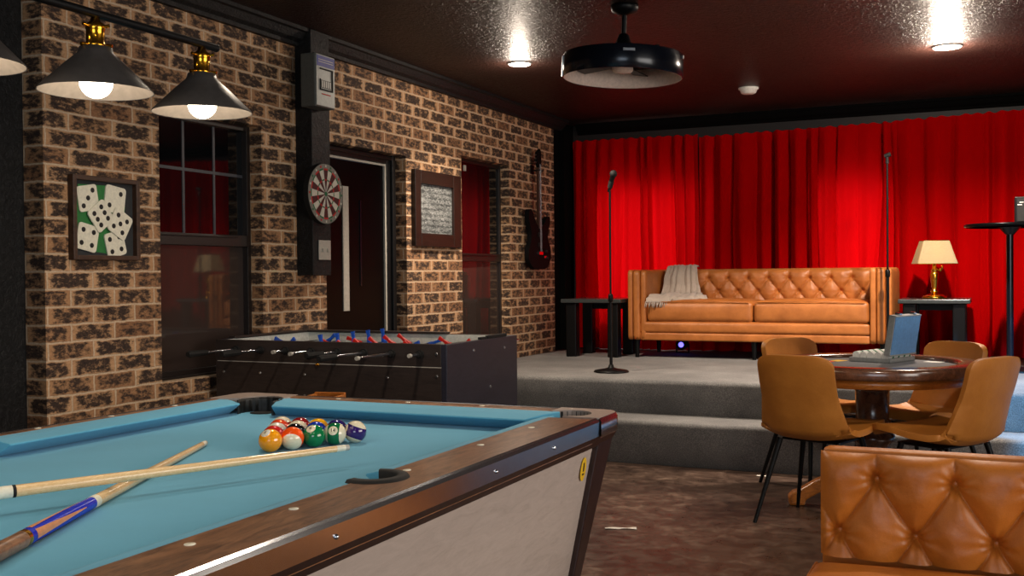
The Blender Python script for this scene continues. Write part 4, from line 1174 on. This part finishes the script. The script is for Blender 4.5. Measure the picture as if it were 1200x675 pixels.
# ---------------------------------------------------------------- foosball table
def foosball():
    x0, x1, y0, y1, zt = 0.085, 1.43, 4.28, 5.07, 0.897
    t = thing('foosball_table', 'black foosball table with silver rods against the brick wall', 'foosball table', ((x0+x1)/2, (y0+y1)/2, 0))
    ox, oy = -(x0+x1)/2, -(y0+y1)/2; W = x1-x0; D = y1-y0; hx, hy = W/2, D/2
    zb = 0.50; zs = zt-0.108; th = 0.028
    b = MB()
    b.box((-hx,-hy,zs+0.002),(hx-0.03,-hy+th,zt)); b.box((-hx,-hy,zb),(hx-0.03,-hy+th,zs-0.002)); b.build('front_panel', M['foos'], t, bevel=0.002)
    b = MB(); b.box((-hx+0.01,-hy+0.001,zs-0.002),(hx-0.03,-hy+th-0.002,zs+0.002)); b.build('seam_strip', M['plate'], t)
    b = MB(); b.box((-hx,hy-th,zb),(hx-0.03,hy,zt)); b.build('back_panel', M['foos'], t, bevel=0.002)
    b = MB(); b.box((hx-0.03,-hy,zb),(hx,hy,zt)); b.build('end_panel', M['foos_daylit'], t, bevel=0.003, label='dark end panel tinted with blue daylight')
    b = MB(); b.box((-hx,-hy+th,zb),(-hx+0.03,hy-th,zt)); b.build('end_panel', M['foos_daylit'], t, bevel=0.003)
    b = MB()
    zl = zt-0.002
    b.box((-hx+0.03,hy-th-0.006,zt-0.10),(hx-0.03,hy-th,zl)); b.box((-hx+0.03,-hy+th,zt-0.10),(hx-0.03,-hy+th+0.006,zl-0.003))
    b.box((-hx+0.03,-hy+th+0.006,zt-0.10),(-hx+0.036,hy-th-0.006,zl)); b.box((hx-0.036,-hy+th+0.006,zt-0.10),(hx-0.03,hy-th-0.006,zl))
    b.build('inner_wall', M['white'], t)
    b = MB(); b.box((-hx+0.031,-hy+th,zt-0.115),(hx-0.031,hy-th,zt-0.10)); b.build('pitch', M['stain'], t)
    b = MB(); b.box((-hx+0.005,hy-th-0.03,zt+0.0005),(hx-0.40,hy+0.002,zt+0.012)); b.box((-hx, -hy+0.1, zt+0.0005), (-hx+0.045, hy-0.035, zt+0.012)); b.build('top_rail', M['foos'], t, bevel=0.002)
    # score counters, black bead blocks near the right end
    b = MB(); b.box((hx-0.022,hy-0.34,zt),(hx-0.004,hy-0.12,zt+0.016)); b.build('score_counter', M['rubber'], t, bevel=0.002)
    b = MB(); b.box((hx-0.024,hy-0.42,zt),(hx-0.002,hy-0.36,zt+0.012)); b.build('score_counter', M['rubber'], t, bevel=0.002)
    for (sx, sy) in ((-1,-1),(1,-1),(1,1),(-1,1)):
        b = MB(); cx_, cy_ = sx*(hx-0.07), sy*(hy-0.07); b.box((cx_-0.055,cy_-0.055,0),(cx_+0.055,cy_+0.055,zb+0.05)); b.build('leg', M['foos'], t, bevel=0.004)
    def bolt(p, nrm):
        b = MB(); p = Vector(p); n_ = Vector(nrm); b.tube(p, p+n_*0.004, 0.008, 0.006, 12); b.build('bolt', M['steel'], t)
    for xx in (-hx+0.05, -hx+0.28, -hx+0.55, hx-0.32): bolt((xx, -hy, zs-0.055), (0,-1,0))
    bolt((-hx+0.55, -hy, zs-0.16), (0,-1,0))
    bolt((hx-0.055, -hy, zt-0.045), (0,-1,0)); bolt((hx-0.055, -hy, zt-0.15), (0,-1,0))
    for yy, zz in ((hy-0.51, zt-0.045), (hy-0.16, zt-0.055), (hy-0.33, zt-0.24), (hy-0.33, zt-0.35)): bolt((hx, yy, zz), (1,0,0))
    b = MB(); b.sphere((-hx+0.63, -hy-0.004, zs-0.004), 0.013, 14, 8, 0, (1, 0.5, 0.55)); b.build('ball_cup', M['brass'], t)
    # rods (run across the table), figures and grips
    zr = zt-0.048
    team = ['b','b','r','b','r','b','r','r']; counts = [1,2,3,5,5,3,2,1]
    pulls = [0.34, 0.28, 0.10, 0.17, 0.24, 0.36, 0.30, 0.10]      # how far each rod sticks out to the front
    grip = [1, 1, 0, 0, 1, 1, 2, 2]
    for i in range(8):
        x = -hx+0.135+i*0.153
        pull = pulls[i]
        b = MB(); b.tube((x, -hy-pull, zr), (x, hy+0.42-pull if grip[i] != 1 else hy+0.05, zr), 0.0075, n=12); rod = b.build('rod', M['chrome'], t)
        b = MB(); b.tube((x, -hy-0.012, zr), (x, -hy, zr), 0.020, n=16); b.tube((x, -hy-0.03, zr), (x, -hy-0.012, zr), 0.014, n=16); b.build('bushing', M['rubber'], rod)
        if grip[i] == 1:
            b = MB(); b.tube((x, -hy-pull-0.005, zr), (x, -hy-pull+0.115, zr), 0.0165, 0.014, 8, smooth=False); b.tube((x, -hy-pull-0.018, zr), (x, -hy-pull-0.005, zr), 0.013, 0.017, 8, smooth=False); b.build('grip', M['rubber'], rod)
        else:
            b = MB(); b.tube((x, -hy-pull-0.008, zr), (x, -hy-pull+0.01, zr), 0.0095, n=12); b.build('end_cap', M['plate'], rod)
            if False: pass
        n = counts[i]; ang = [2.0, -2.2, 1.9, -2.0, 2.2, -1.9, 2.1, -2.15][i]
        if i == 3: ang = 3.0
        for k in range(n):
            y = -hy+th+ (D-2*th)*(k+0.5)/n + random.Random(i).uniform(-0.02, 0.02)
            m = MB()
            # figure hanging down from the rod
            m.hexa([(-0.009,-0.006,-0.078),(0.012,-0.006,-0.078),(0.012,0.006,-0.078),(-0.009,0.006,-0.078)], [(-0.006,-0.006,-0.045),(0.006,-0.006,-0.045),(0.006,0.006,-0.045),(-0.006,0.006,-0.045)], 0)
            m.hexa([(-0.006,-0.009,-0.045),(0.006,-0.009,-0.045),(0.006,0.009,-0.045),(-0.006,0.009,-0.045)], [(-0.010,-0.016,0.012),(0.010,-0.016,0.012),(0.010,0.016,0.012),(-0.010,0.016,0.012)], 0)
            m.box((-0.011,-0.012,-0.012),(0.011,0.012,0.013), 0); m.sphere((0,0,0.028), 0.011, 10, 8, 1)
            Rm = Matrix.Translation((x, y, zr)) @ Matrix.Rotation(ang, 4, 'Y')
            m.v = [Rm @ v for v in m.v]
            m.build('player', [M['blue'] if team[i] == 'b' else M['red'], M['rubber'] if team[i] == 'b' else M['red']], rod)
foosball()

# wooden box peeking out between the two tables
t = thing('wooden_box', 'small honey-coloured wooden box showing between foosball table and pool table', 'box', (1.445, 3.25, 0), math.radians(10))
b = MB(); b.box((-0.062,-0.10,0),(0.062,-0.085,0.777)); b.build('front_board', M['honey'], t, bevel=0.002)
b = MB(); b.box((-0.062,0.085,0),(0.062,0.10,0.777)); b.build('back_board', M['honey'], t, bevel=0.002)
b = MB(); b.box((-0.062,-0.085,0),(-0.05,0.085,0.772)); b.build('side_board', M['honey'], t, bevel=0.002)
b = MB(); b.box((0.05,-0.085,0),(0.062,0.085,0.77)); b.build('side_board', M['honey'], t, bevel=0.002)

# ---------------------------------------------------------------- things on the brick wall
def dartboard():
    c = Vector((0.118, 5.185, 1.702)); R = 0.179
    t = thing('dartboard', 'round dartboard hung on the black pillar beside the door', 'dartboard', c)
    b = MB(); b.tube((0,0,0),(0.032,0,0), R, n=60); b.build('backing', M['rubber'], t)
    b = MB(); x = 0.0325
    def sector(a0, a1, r0, r1, mi, n=4):
        vs = []
        for k in range(n+1):
            a = a0+(a1-a0)*k/n
            vs.append((x, r0*math.sin(a), r0*math.cos(a))); vs.append((x, r1*math.sin(a), r1*math.cos(a)))
        b.add(vs, [(2*k, 2*k+1, 2*k+3, 2*k+2) for k in range(n)], mi)
    for i in range(20):
        a0 = (i-0.5)*PI/10; a1 = a0+PI/10; d = i % 2 == 0
        sector(a0, a1, 0.012, 0.078, 0 if d else 1); sector(a0, a1, 0.078, 0.087, 2 if d else 3)
        sector(a0, a1, 0.087, 0.140, 0 if d else 1); sector(a0, a1, 0.140, 0.150, 2 if d else 3)
        sector(a0, a1, 0.150, 0.176, 4)
        am = (a0+a1)/2; 
        Rm = Matrix.Translation((x+0.001, 0.163*math.sin(am), 0.163*math.cos(am))) @ Matrix.Rotation(-am, 4, 'X')
        b.box((0,-0.006,-0.006),(0.001,0.006,0.006), 1 if d else (3 if i % 4 == 1 else 2), Rm)
    b.build('face', [M['dart_dark'], M['dart_light'], M['dart_red'], M['dart_green'], M['dart_rim']], t, recalc=True)
    b = MB(); b.tube((x,0,0),(x+0.002,0,0),0.013,n=20); b.build('bullseye', M['dart_green'], t)
    b = MB()
    for i in range(20):
        a = (i-0.5)*PI/10; b.tube((x+0.001,0.013*math.sin(a),0.013*math.cos(a)),(x+0.001,0.15*math.sin(a),0.15*math.cos(a)),0.0007,n=4)
    b.build('wires', M['steel'], t)
M['dart_rim'] = simple('grey_number_ring', (120, 116, 108), 0.8)
dartboard()

t = thing('ticket_box', 'grey metal box with violet label high on the black pillar', 'wall box', (0.116, 5.095, 2.19))
b = MB(); b.box((0.0,-0.10,0.0),(0.100,0.095,0.305)); b.build('body', M['boxside'], t, bevel=0.006)
b = MB(); b.box((0.1005,-0.094,0.006),(0.106,0.089,0.299)); b.build('front_plate', M['metalgrey'], t, bevel=0.002)
b = MB(); b.box((0.1063,-0.09,0.232),(0.108,0.085,0.292)); b.box((0.108,-0.075,0.268),(0.1084,0.07,0.272),1); b.box((0.108,-0.075,0.255),(0.1084,0.07,0.259),1); b.build('label_strip', [M['label'], M['plate']], t)
b = MB(); b.box((0.1063,-0.062,0.096),(0.112,0.065,0.104)); b.box((0.1063,-0.062,0.215),(0.112,0.065,0.222)); b.box((0.1063,0.056,0.1),(0.112,0.065,0.22)); b.box((0.1063,-0.062,0.1),(0.112,-0.056,0.16)); b.build('display_bezel', M['rubber'], t)
b = MB(); b.box((0.1063,-0.05,0.11),(0.1085,0.05,0.155))
for k in range(5): b.box((0.1087,-0.045+k*0.02,0.114),(0.1095,-0.034+k*0.02,0.15),1)
b.build('display', [M['frame'], M['plate']], t)
b = MB(); b.box((0.1063,-0.045,0.072),(0.1075,0.045,0.078)); b.build('red_lettering', M['dart_red'], t)

t = thing('light_switch', 'ivory light switch plate below the dartboard', 'light switch', (0.116, 5.212, 1.372))
b = MB(); b.box((0,-0.060,-0.058),(0.006,0.060,0.058)); b.build('plate', M['plate'], t, bevel=0.002)
for y in (-0.025, 0.025):
    b = MB(); b.box((0.006,y-0.006,-0.012),(0.014,y+0.006,0.010)); b.build('toggle', M['plate'], t, bevel=0.001)

# chalkboard
t = thing('chalkboard', 'framed chalkboard covered in white chalk writing beside the far window', 'chalkboard', (0.0, 6.80, 1.695))
hy, hz = 0.352, 0.272
b = MB(); fw, fh = 0.135, 0.075
b.box((0.001,-hy,-hz),(0.034,-hy+0.085,hz)); b.box((0.001,hy-0.125,-hz),(0.034,hy,hz)); b.box((0.001,-hy+0.085,hz-0.095),(0.034,hy-0.125,hz)); b.box((0.001,-hy+0.085,-hz),(0.034,hy-0.125,-hz+0.095)); b.build('frame', M['frame'], t, bevel=0.004)
b = MB(); b.box((0.002,-hy+0.086,-hz+0.096),(0.016,hy-0.126,hz-0.096)); b.build('writing_surface', M['chalk'], t)

# framed dice
t = thing('shadow_box_picture', 'framed picture of six white dice on green, hung on brick wall', 'picture', (0.0, 3.618, 1.49))
hy, hz = 0.200, 0.190; fw = 0.022
b = MB(); b.box((0.001,-hy,-hz),(0.035,-hy+fw,hz)); b.box((0.001,hy-fw,-hz),(0.035,hy,hz)); b.box((0.001,-hy+fw,hz-fw),(0.035,hy-fw,hz)); b.box((0.001,-hy+fw,-hz),(0.035,hy-fw,-hz+fw)); b.build('frame', M['picframe'], t, bevel=0.003)
b = MB(); b.box((0.002,-hy+fw,-hz+fw),(0.008,hy-fw,hz-fw)); b.build('mount', M['mat'], t)
b = MB()
b.poly([(-0.155,-0.140),(0.02,-0.160),(0.10,-0.140),(0.13,0.06),(0.06,0.155),(-0.15,0.150),(-0.165,0.02)], 0.0082, 0.0095, 0, 'x'); b.build('backing', M['green'], t)
def rsq(s, r=0.25, n=5):
    pts = []
    for cx, cy, a0 in ((1,1,0),(-1,1,PI/2),(-1,-1,PI),(1,-1,3*PI/2)):
        for k in range(n):
            a = a0+k*PI/2/(n-1); pts.append((cx*s*(1-r)+s*r*math.cos(a), cy*s*(1-r)+s*r*math.sin(a)))
    return pts
PIPS = {1: [(0,0)], 2: [(-.5,-.5),(.5,.5)], 3: [(-.55,-.55),(0,0),(.55,.55)], 4: [(-.5,-.5),(.5,.5),(-.5,.5),(.5,-.5)], 5: [(-.5,-.5),(.5,.5),(-.5,.5),(.5,-.5),(0,0)], 6: [(-.45,-.55),(-.45,0),(-.45,.55),(.45,-.55),(.45,0),(.45,.55)]}
for i, (cy, cz, s, rot, n) in enumerate([(-0.098,0.090,0.058,10,3),(0.062,0.092,0.062,-8,2),(-0.105,-0.088,0.060,-12,4),(0.060,-0.115,0.058,14,4),(-0.030,0.012,0.058,38,6),(0.085,-0.020,0.060,-30,5)]):
    x_ = 0.0096+0.0042*(i > 3)+0.0008*i
    b = MB(); Rm = Matrix.Translation((x_, cy, cz)) @ Matrix.Rotation(math.radians(rot), 4, 'X')
    sq = rsq(s); n_ = len(sq)
    b.add([(0, p, q) for p, q in sq]+[(0.006, p, q) for p, q in sq], [tuple(range(n_)), tuple(range(n_, 2*n_))]+[(k, (k+1) % n_, n_+(k+1) % n_, n_+k) for k in range(n_)], 0, False, Rm)
    for p, q in PIPS[n]: b.tube(Rm @ Vector((0.0058, p*s, q*s)), Rm @ Vector((0.0068, p*s, q*s)), 0.0115, n=16, mi=1, smooth=False)
    b.build('die', [M['die'], M['pip']], t)

# guitar hanging on the wall
def guitar():
    t = thing('electric_guitar', 'black electric guitar hanging on the brick wall near the curtains', 'guitar', (0.055, 8.58, 1.26))
    # body outline in (y, z)
    pts = []
    ctrl = [(0.0,0.0),(0.14,0.01),(0.235,0.08),(0.25,0.18),(0.19,0.26),(0.185,0.33),(0.235,0.42),(0.225,0.475),(0.15,0.455),(0.09,0.40),(0.03,0.385),(-0.05,0.39),(-0.10,0.43),(-0.18,0.52),(-0.235,0.50),(-0.235,0.42),(-0.19,0.33),(-0.195,0.25),(-0.245,0.17),(-0.235,0.07),(-0.14,0.01)]
    n = len(ctrl)
    for i in range(n):
        p0, p1, p2, p3 = ctrl[i-1], ctrl[i], ctrl[(i+1) % n], ctrl[(i+2) % n]
        for k in range(4):
            u = k/4
            f = lambda a, b_, c, d: 0.5*((2*b_)+(-a+c)*u+(2*a-5*b_+4*c-d)*u*u+(-a+3*b_-3*c+d)*u**3)
            pts.append((f(p0[0],p1[0],p2[0],p3[0]), f(p0[1],p1[1],p2[1],p3[1])))
    b = MB(); b.poly(pts, -0.02, 0.022, 0, 'x', True); b.build('body', M['guitar'], t, bevel=0.006)
    b = MB(); b.hexa([(0.0,-0.027,0.36),(0.030,-0.027,0.36),(0.030,0.027,0.36),(0.0,0.027,0.36)], [(0.0,-0.020,0.90),(0.028,-0.020,0.90),(0.028,0.020,0.90),(0.0,0.020,0.90)]); b.build('neck', M['fret'], t, bevel=0.004)
    b = MB(); b.poly([(-0.021,0.90),(0.021,0.90),(0.045,0.94),(0.05,1.04),(0.02,1.07),(-0.045,1.03),(-0.04,0.94)], 0.0, 0.02, 0, 'x'); hd = b.build('headstock', M['guitar'], t, bevel=0.003)
    for k in range(6):
        b = MB(); yy = -0.05 if k % 2 else 0.052; zz = 0.945+0.032*(k//2); b.tube((0.008, yy*0.8, zz), (0.008, yy*1.4, zz), 0.006, n=8); b.build('tuning_peg', M['steel'], hd)
    b = MB(); b.box((0.022,-0.045,0.13),(0.034,0.045,0.155)); b.build('bridge', M['chrome'], t)
    for z in (0.20, 0.29):
        b = MB(); b.box((0.022,-0.04,z),(0.030,0.04,z+0.035)); b.build('pickup', M['rubber'], t, bevel=0.002)
    b = MB(); b.box((0.022,0.09,0.10),(0.026,0.14,0.118)); b.build('jack_plate', M['chrome'], t)
    for y, z in ((0.13,0.16),(0.15,0.10)):
        b = MB(); b.tube((0.022,y,z),(0.036,y,z),0.012,n=14); b.build('knob', M['rubber'], t)
    b = MB()
    for k in range(6): y = -0.018+k*0.0072; b.tube((0.033,y,0.145),(0.031,y*0.75,0.93),0.0006,n=4)
    b.build('strings', M['steel'], t)
guitar()
t = thing('guitar_hanger', 'small black wall hook holding the guitar by its headstock', 'hook', (0.0, 8.58, 2.135))
b = MB(); b.box((0.0,-0.03,-0.03),(0.012,0.03,0.05)); b.build('plate', M['black'], t)
b = MB(); b.path([(0.012,0,0.0),(0.04,-0.034,0.0),(0.10,-0.034,0.0)], 0.006, 8); b.path([(0.012,0,0.0),(0.04,0.034,0.0),(0.10,0.034,0.0)], 0.006, 8); b.build('prongs', M['rubber'], t)

# ---------------------------------------------------------------- ceiling things
def downlight(x, y, r, label, e):
    t = thing('downlight', label, 'ceiling light', (x, y, CZ))
    b = MB(); b.lathe([(r+0.018,0.0),(r+0.018,-0.006),(r+0.010,-0.012),(r,-0.012),(r-0.004,-0.006),(r-0.004,0.0)][::-1], n=48); b.build('trim_ring', M['white'], t)
    b = MB(); b.lathe([(0,-0.009),(r-0.003,-0.009),(r-0.003,-0.003),(0,-0.003)], n=40, closed=True); b.build('lens', emissive('downlight_lens', (255, 240, 220), 16.0), t)
    l = bpy.data.lights.new('downlight', 'POINT'); l.energy = e; l.color = (1.0, 0.84, 0.68); l.shadow_soft_size = 0.045
    lo = bpy.data.objects.new('downlight_lamp', l); COL.objects.link(lo); lo.location = (x, y, CZ-0.055)
downlight(0.79, 6.57, 0.065, 'small round recessed ceiling light nearer the brick wall', 9)
downlight(3.46, 7.33, 0.075, 'round recessed ceiling light above the right of the stage', 36)

t = thing('smoke_detector', 'white round smoke detector on the dark ceiling', 'smoke detector', (1.99, 8.27, CZ))
b = MB(); b.lathe([(0.078,0.0),(0.078,-0.012),(0.066,-0.018),(0.058,-0.040),(0.045,-0.048),(0.0,-0.048)][::-1], n=40); b.build('housing', M['white'], t)
b = MB(); b.lathe([(0.062,-0.026),(0.063,-0.022),(0.063,-0.020),(0.060,-0.018)], n=40); b.build('vent_ring', M['bluecase'], t)

def fan():
    c = (1.925, 5.42)
    t = thing('drum_ceiling_fan', 'dark drum-shaped ceiling fan with pale lining hanging from a rod', 'ceiling fan', (*c, CZ))
    Z = lambda z: z-CZ
    t.rotation_euler = (math.radians(-0.6), math.radians(2.2), 0)
    b = MB(); b.lathe([(0.02,Z(2.605)),(0.068,Z(2.625)),(0.075,Z(2.645)),(0.075,Z(2.66))], n=32); b.build('canopy', M['black'], t)
    b = MB(); b.tube((0,0,Z(2.47)),(0,0,Z(2.62)),0.013,n=16); b.build('downrod', M['black'], t)
    b = MB(); b.lathe([(0.0,Z(2.395)),(0.115,Z(2.395)),(0.115,Z(2.41)),(0.095,Z(2.425)),(0.075,Z(2.44)),(0.04,Z(2.46)),(0.028,Z(2.50)),(0.013,Z(2.51))], n=36); b.build('motor_housing', M['black'], t)
    R = 0.322; z0, z1 = 2.268, 2.390
    b = MB(); b.lathe([(R-0.004,Z(z0)),(R,Z(z0)),(R,Z(z1)),(R-0.004,Z(z1))], n=80, closed=True); dr_ = b.build('drum', M['navygloss'], t, bevel=0.0008, seg=1)
    b = MB(); b.lathe([(R-0.006,Z(z0+0.001)),(R-0.006,Z(z1-0.001))], n=80, cap=False); b.build('drum_lining', M['liner'], dr_, solid=0.0015)
    b = MB(); b.lathe([(0,Z(2.372)),(R-0.012,Z(2.372)),(R-0.012,Z(2.378)),(0,Z(2.378))], n=64, closed=True, smooth=False); b.build('plate', M['grille'], t)
    b = MB()
    for k in range(5):
        a = 2*PI*k/5+0.3; p = [(0.06, -0.02), (R-0.02, -0.045), (R-0.02, 0.045), (0.06, 0.02)]
        Rm = Matrix.Rotation(a, 4, 'Z') @ Matrix.Rotation(math.radians(9), 4, 'X')
        b.hexa([(x, y, Z(2.335)) for x, y in p], [(x, y, Z(2.341)) for x, y in p], 0, Matrix.Translation((0,0,Z(2.34))) @ Rm @ Matrix.Translation((0,0,-Z(2.34))))
    b.build('blades', M['grille'], t)
    b = MB(); b.lathe([(0.0,Z(2.300)),(0.05,Z(2.302)),(0.056,Z(2.312)),(0.056,Z(2.372))], n=32, cap=False); b.build('hub_cap', M['liner'], t)
    # arms from the motor down to the drum
    for k in range(3):
        a = math.radians(205+120*k)
        b = MB(); b.tube((0.10*math.cos(a),0.10*math.sin(a),Z(2.415)),((R-0.02)*math.cos(a),(R-0.02)*math.sin(a),Z(2.392)),0.009,n=10); b.build('arm', M['black'], t)
    for az, w in ((-66, 0.06), (5, 0.02), (-155, 0.025)):
        a = math.radians(az); Rm = Matrix.Rotation(a, 4, 'Z')
        b = MB()
        if w > 0.05: b.box((R,-w/2,Z(2.352)),(R+0.006,w/2,Z(2.366)),0,Rm)
        else: b.box((R-0.001,-w/2,Z(z0+0.0)) if az < -100 else (R,-w/2,Z(2.36)),(R+0.006,w/2,Z(2.38)),0,Rm)
        b.build('clip', M['steel'], t, bevel=0.001)
fan()

# scraps on the floor
def scrap(x, y, w, h, rz, label, seed):
    b = MB(); rnd = random.Random(seed)
    def fn(u, v): return ((u-0.5)*w, (v-0.5)*h*(1+0.3*math.sin(u*7+seed)), 0.002+0.004*abs(math.sin(u*5+v*2+seed)))
    b.grid(fn, 12, 3); o = b.build('paper_scrap', M['paper'], solid=0.001); o.location = (x, y, 0); o.rotation_euler = (0,0,rz)
    tag(o, label, 'paper scrap', 'paper scraps on the concrete floor')
scrap(2.105, 4.755, 0.15, 0.024, 0.35, 'long white torn paper strip on the floor by the pool table corner', 1)
scrap(2.47, 6.30, 0.07, 0.02, 0.1, 'small pale paper scrap on the floor below the stage step', 5)

# ---------------------------------------------------------------- lights
def area(name, loc, rot, sx, sy, e, col, spread=None):
    l = bpy.data.lights.new(name, 'AREA'); l.shape = 'RECTANGLE'; l.size = sx; l.size_y = sy; l.energy = e; l.color = col
    if spread: l.spread = math.radians(spread)
    o = bpy.data.objects.new(name, l); COL.objects.link(o); o.location = loc; o.rotation_euler = rot; return o
def spot(loc, target, e, col, size, blend=0.5, soft=0.1):
    l = bpy.data.lights.new('spot_lamp', 'SPOT'); l.energy = e; l.color = col; l.spot_size = math.radians(size); l.spot_blend = blend; l.shadow_soft_size = soft
    o = bpy.data.objects.new('spot_lamp', l); COL.objects.link(o); o.location = loc
    o.rotation_euler = (Vector(target)-Vector(loc)).to_track_quat('-Z', 'Y').to_euler(); return o
# unseen fill spots added under the ceiling to brighten the room
for x, y, e in ((1.6, 3.4, 62), (3.5, 3.9, 55), (1.2, 0.2, 36), (3.6, 0.2, 30), (5.4, 4.5, 40), (3.6, -2.2, 16)):
    spot((x, y, CZ-0.03), (x, y, 0), e, (1.0, 0.82, 0.64), 150, 0.9, 0.07)
spot((0.79, 6.57, CZ-0.04), (0.9, 7.0, 0), 115, (1.0, 0.82, 0.64), 125, 0.6, 0.05)
spot((3.46, 7.33, CZ-0.04), (3.6, 8.0, 0), 260, (1.0, 0.84, 0.70), 125, 0.6, 0.06)
# cool fill light added behind the camera for assumed daylight, no window built
area('rear_fill', (4.8, -3.45, 1.6), (math.radians(90), 0, 0), 2.6, 1.5, 45, (0.80, 0.90, 1.0))
area('side_fill', (6.9, 2.2, 1.6), (math.radians(90), 0, math.radians(90)), 3.2, 1.5, 75, (1.0, 0.93, 0.84))  # soft warm fill added on the right to brighten brick and pool cabinet
# added blue spot, source unseen, standing in for side daylight on the stage front
spot((6.2, 4.9, 2.0), (5.0, 6.8, 0.38), 1000, (0.12, 0.50, 1.0), 43, 0.12, 0.03)

w = bpy.data.worlds.new('World'); SC.world = w; w.use_nodes = True
w.node_tree.nodes['Background'].inputs[0].default_value = (0.02, 0.02, 0.025, 1); w.node_tree.nodes['Background'].inputs[1].default_value = 1.0

# ---------------------------------------------------------------- camera
cam = bpy.data.cameras.new('camera'); co = bpy.data.objects.new('camera', cam); COL.objects.link(co)
r = Vector((0.909548, 0.4155015, -0.00899659)); u = Vector((0.00266699, 0.01581143, 0.99987143)); f = Vector((-0.41559033, 0.90945506, -0.01327311))
mw = Matrix(((r.x, u.x, -f.x, 3.72), (r.y, u.y, -f.y, 0.0), (r.z, u.z, -f.z, 1.22), (0, 0, 0, 1)))
co.matrix_world = mw
cam.sensor_fit = 'HORIZONTAL'; cam.sensor_width = 36.0; cam.lens = 36.0*1231.76/1200.0; cam.clip_start = 0.05
SC.camera = co
SC.view_settings.view_transform = 'Standard'; SC.view_settings.look = 'None'; SC.view_settings.gamma = 1; SC.view_settings.use_curve_mapping = False
SC.view_settings.exposure = 0.6
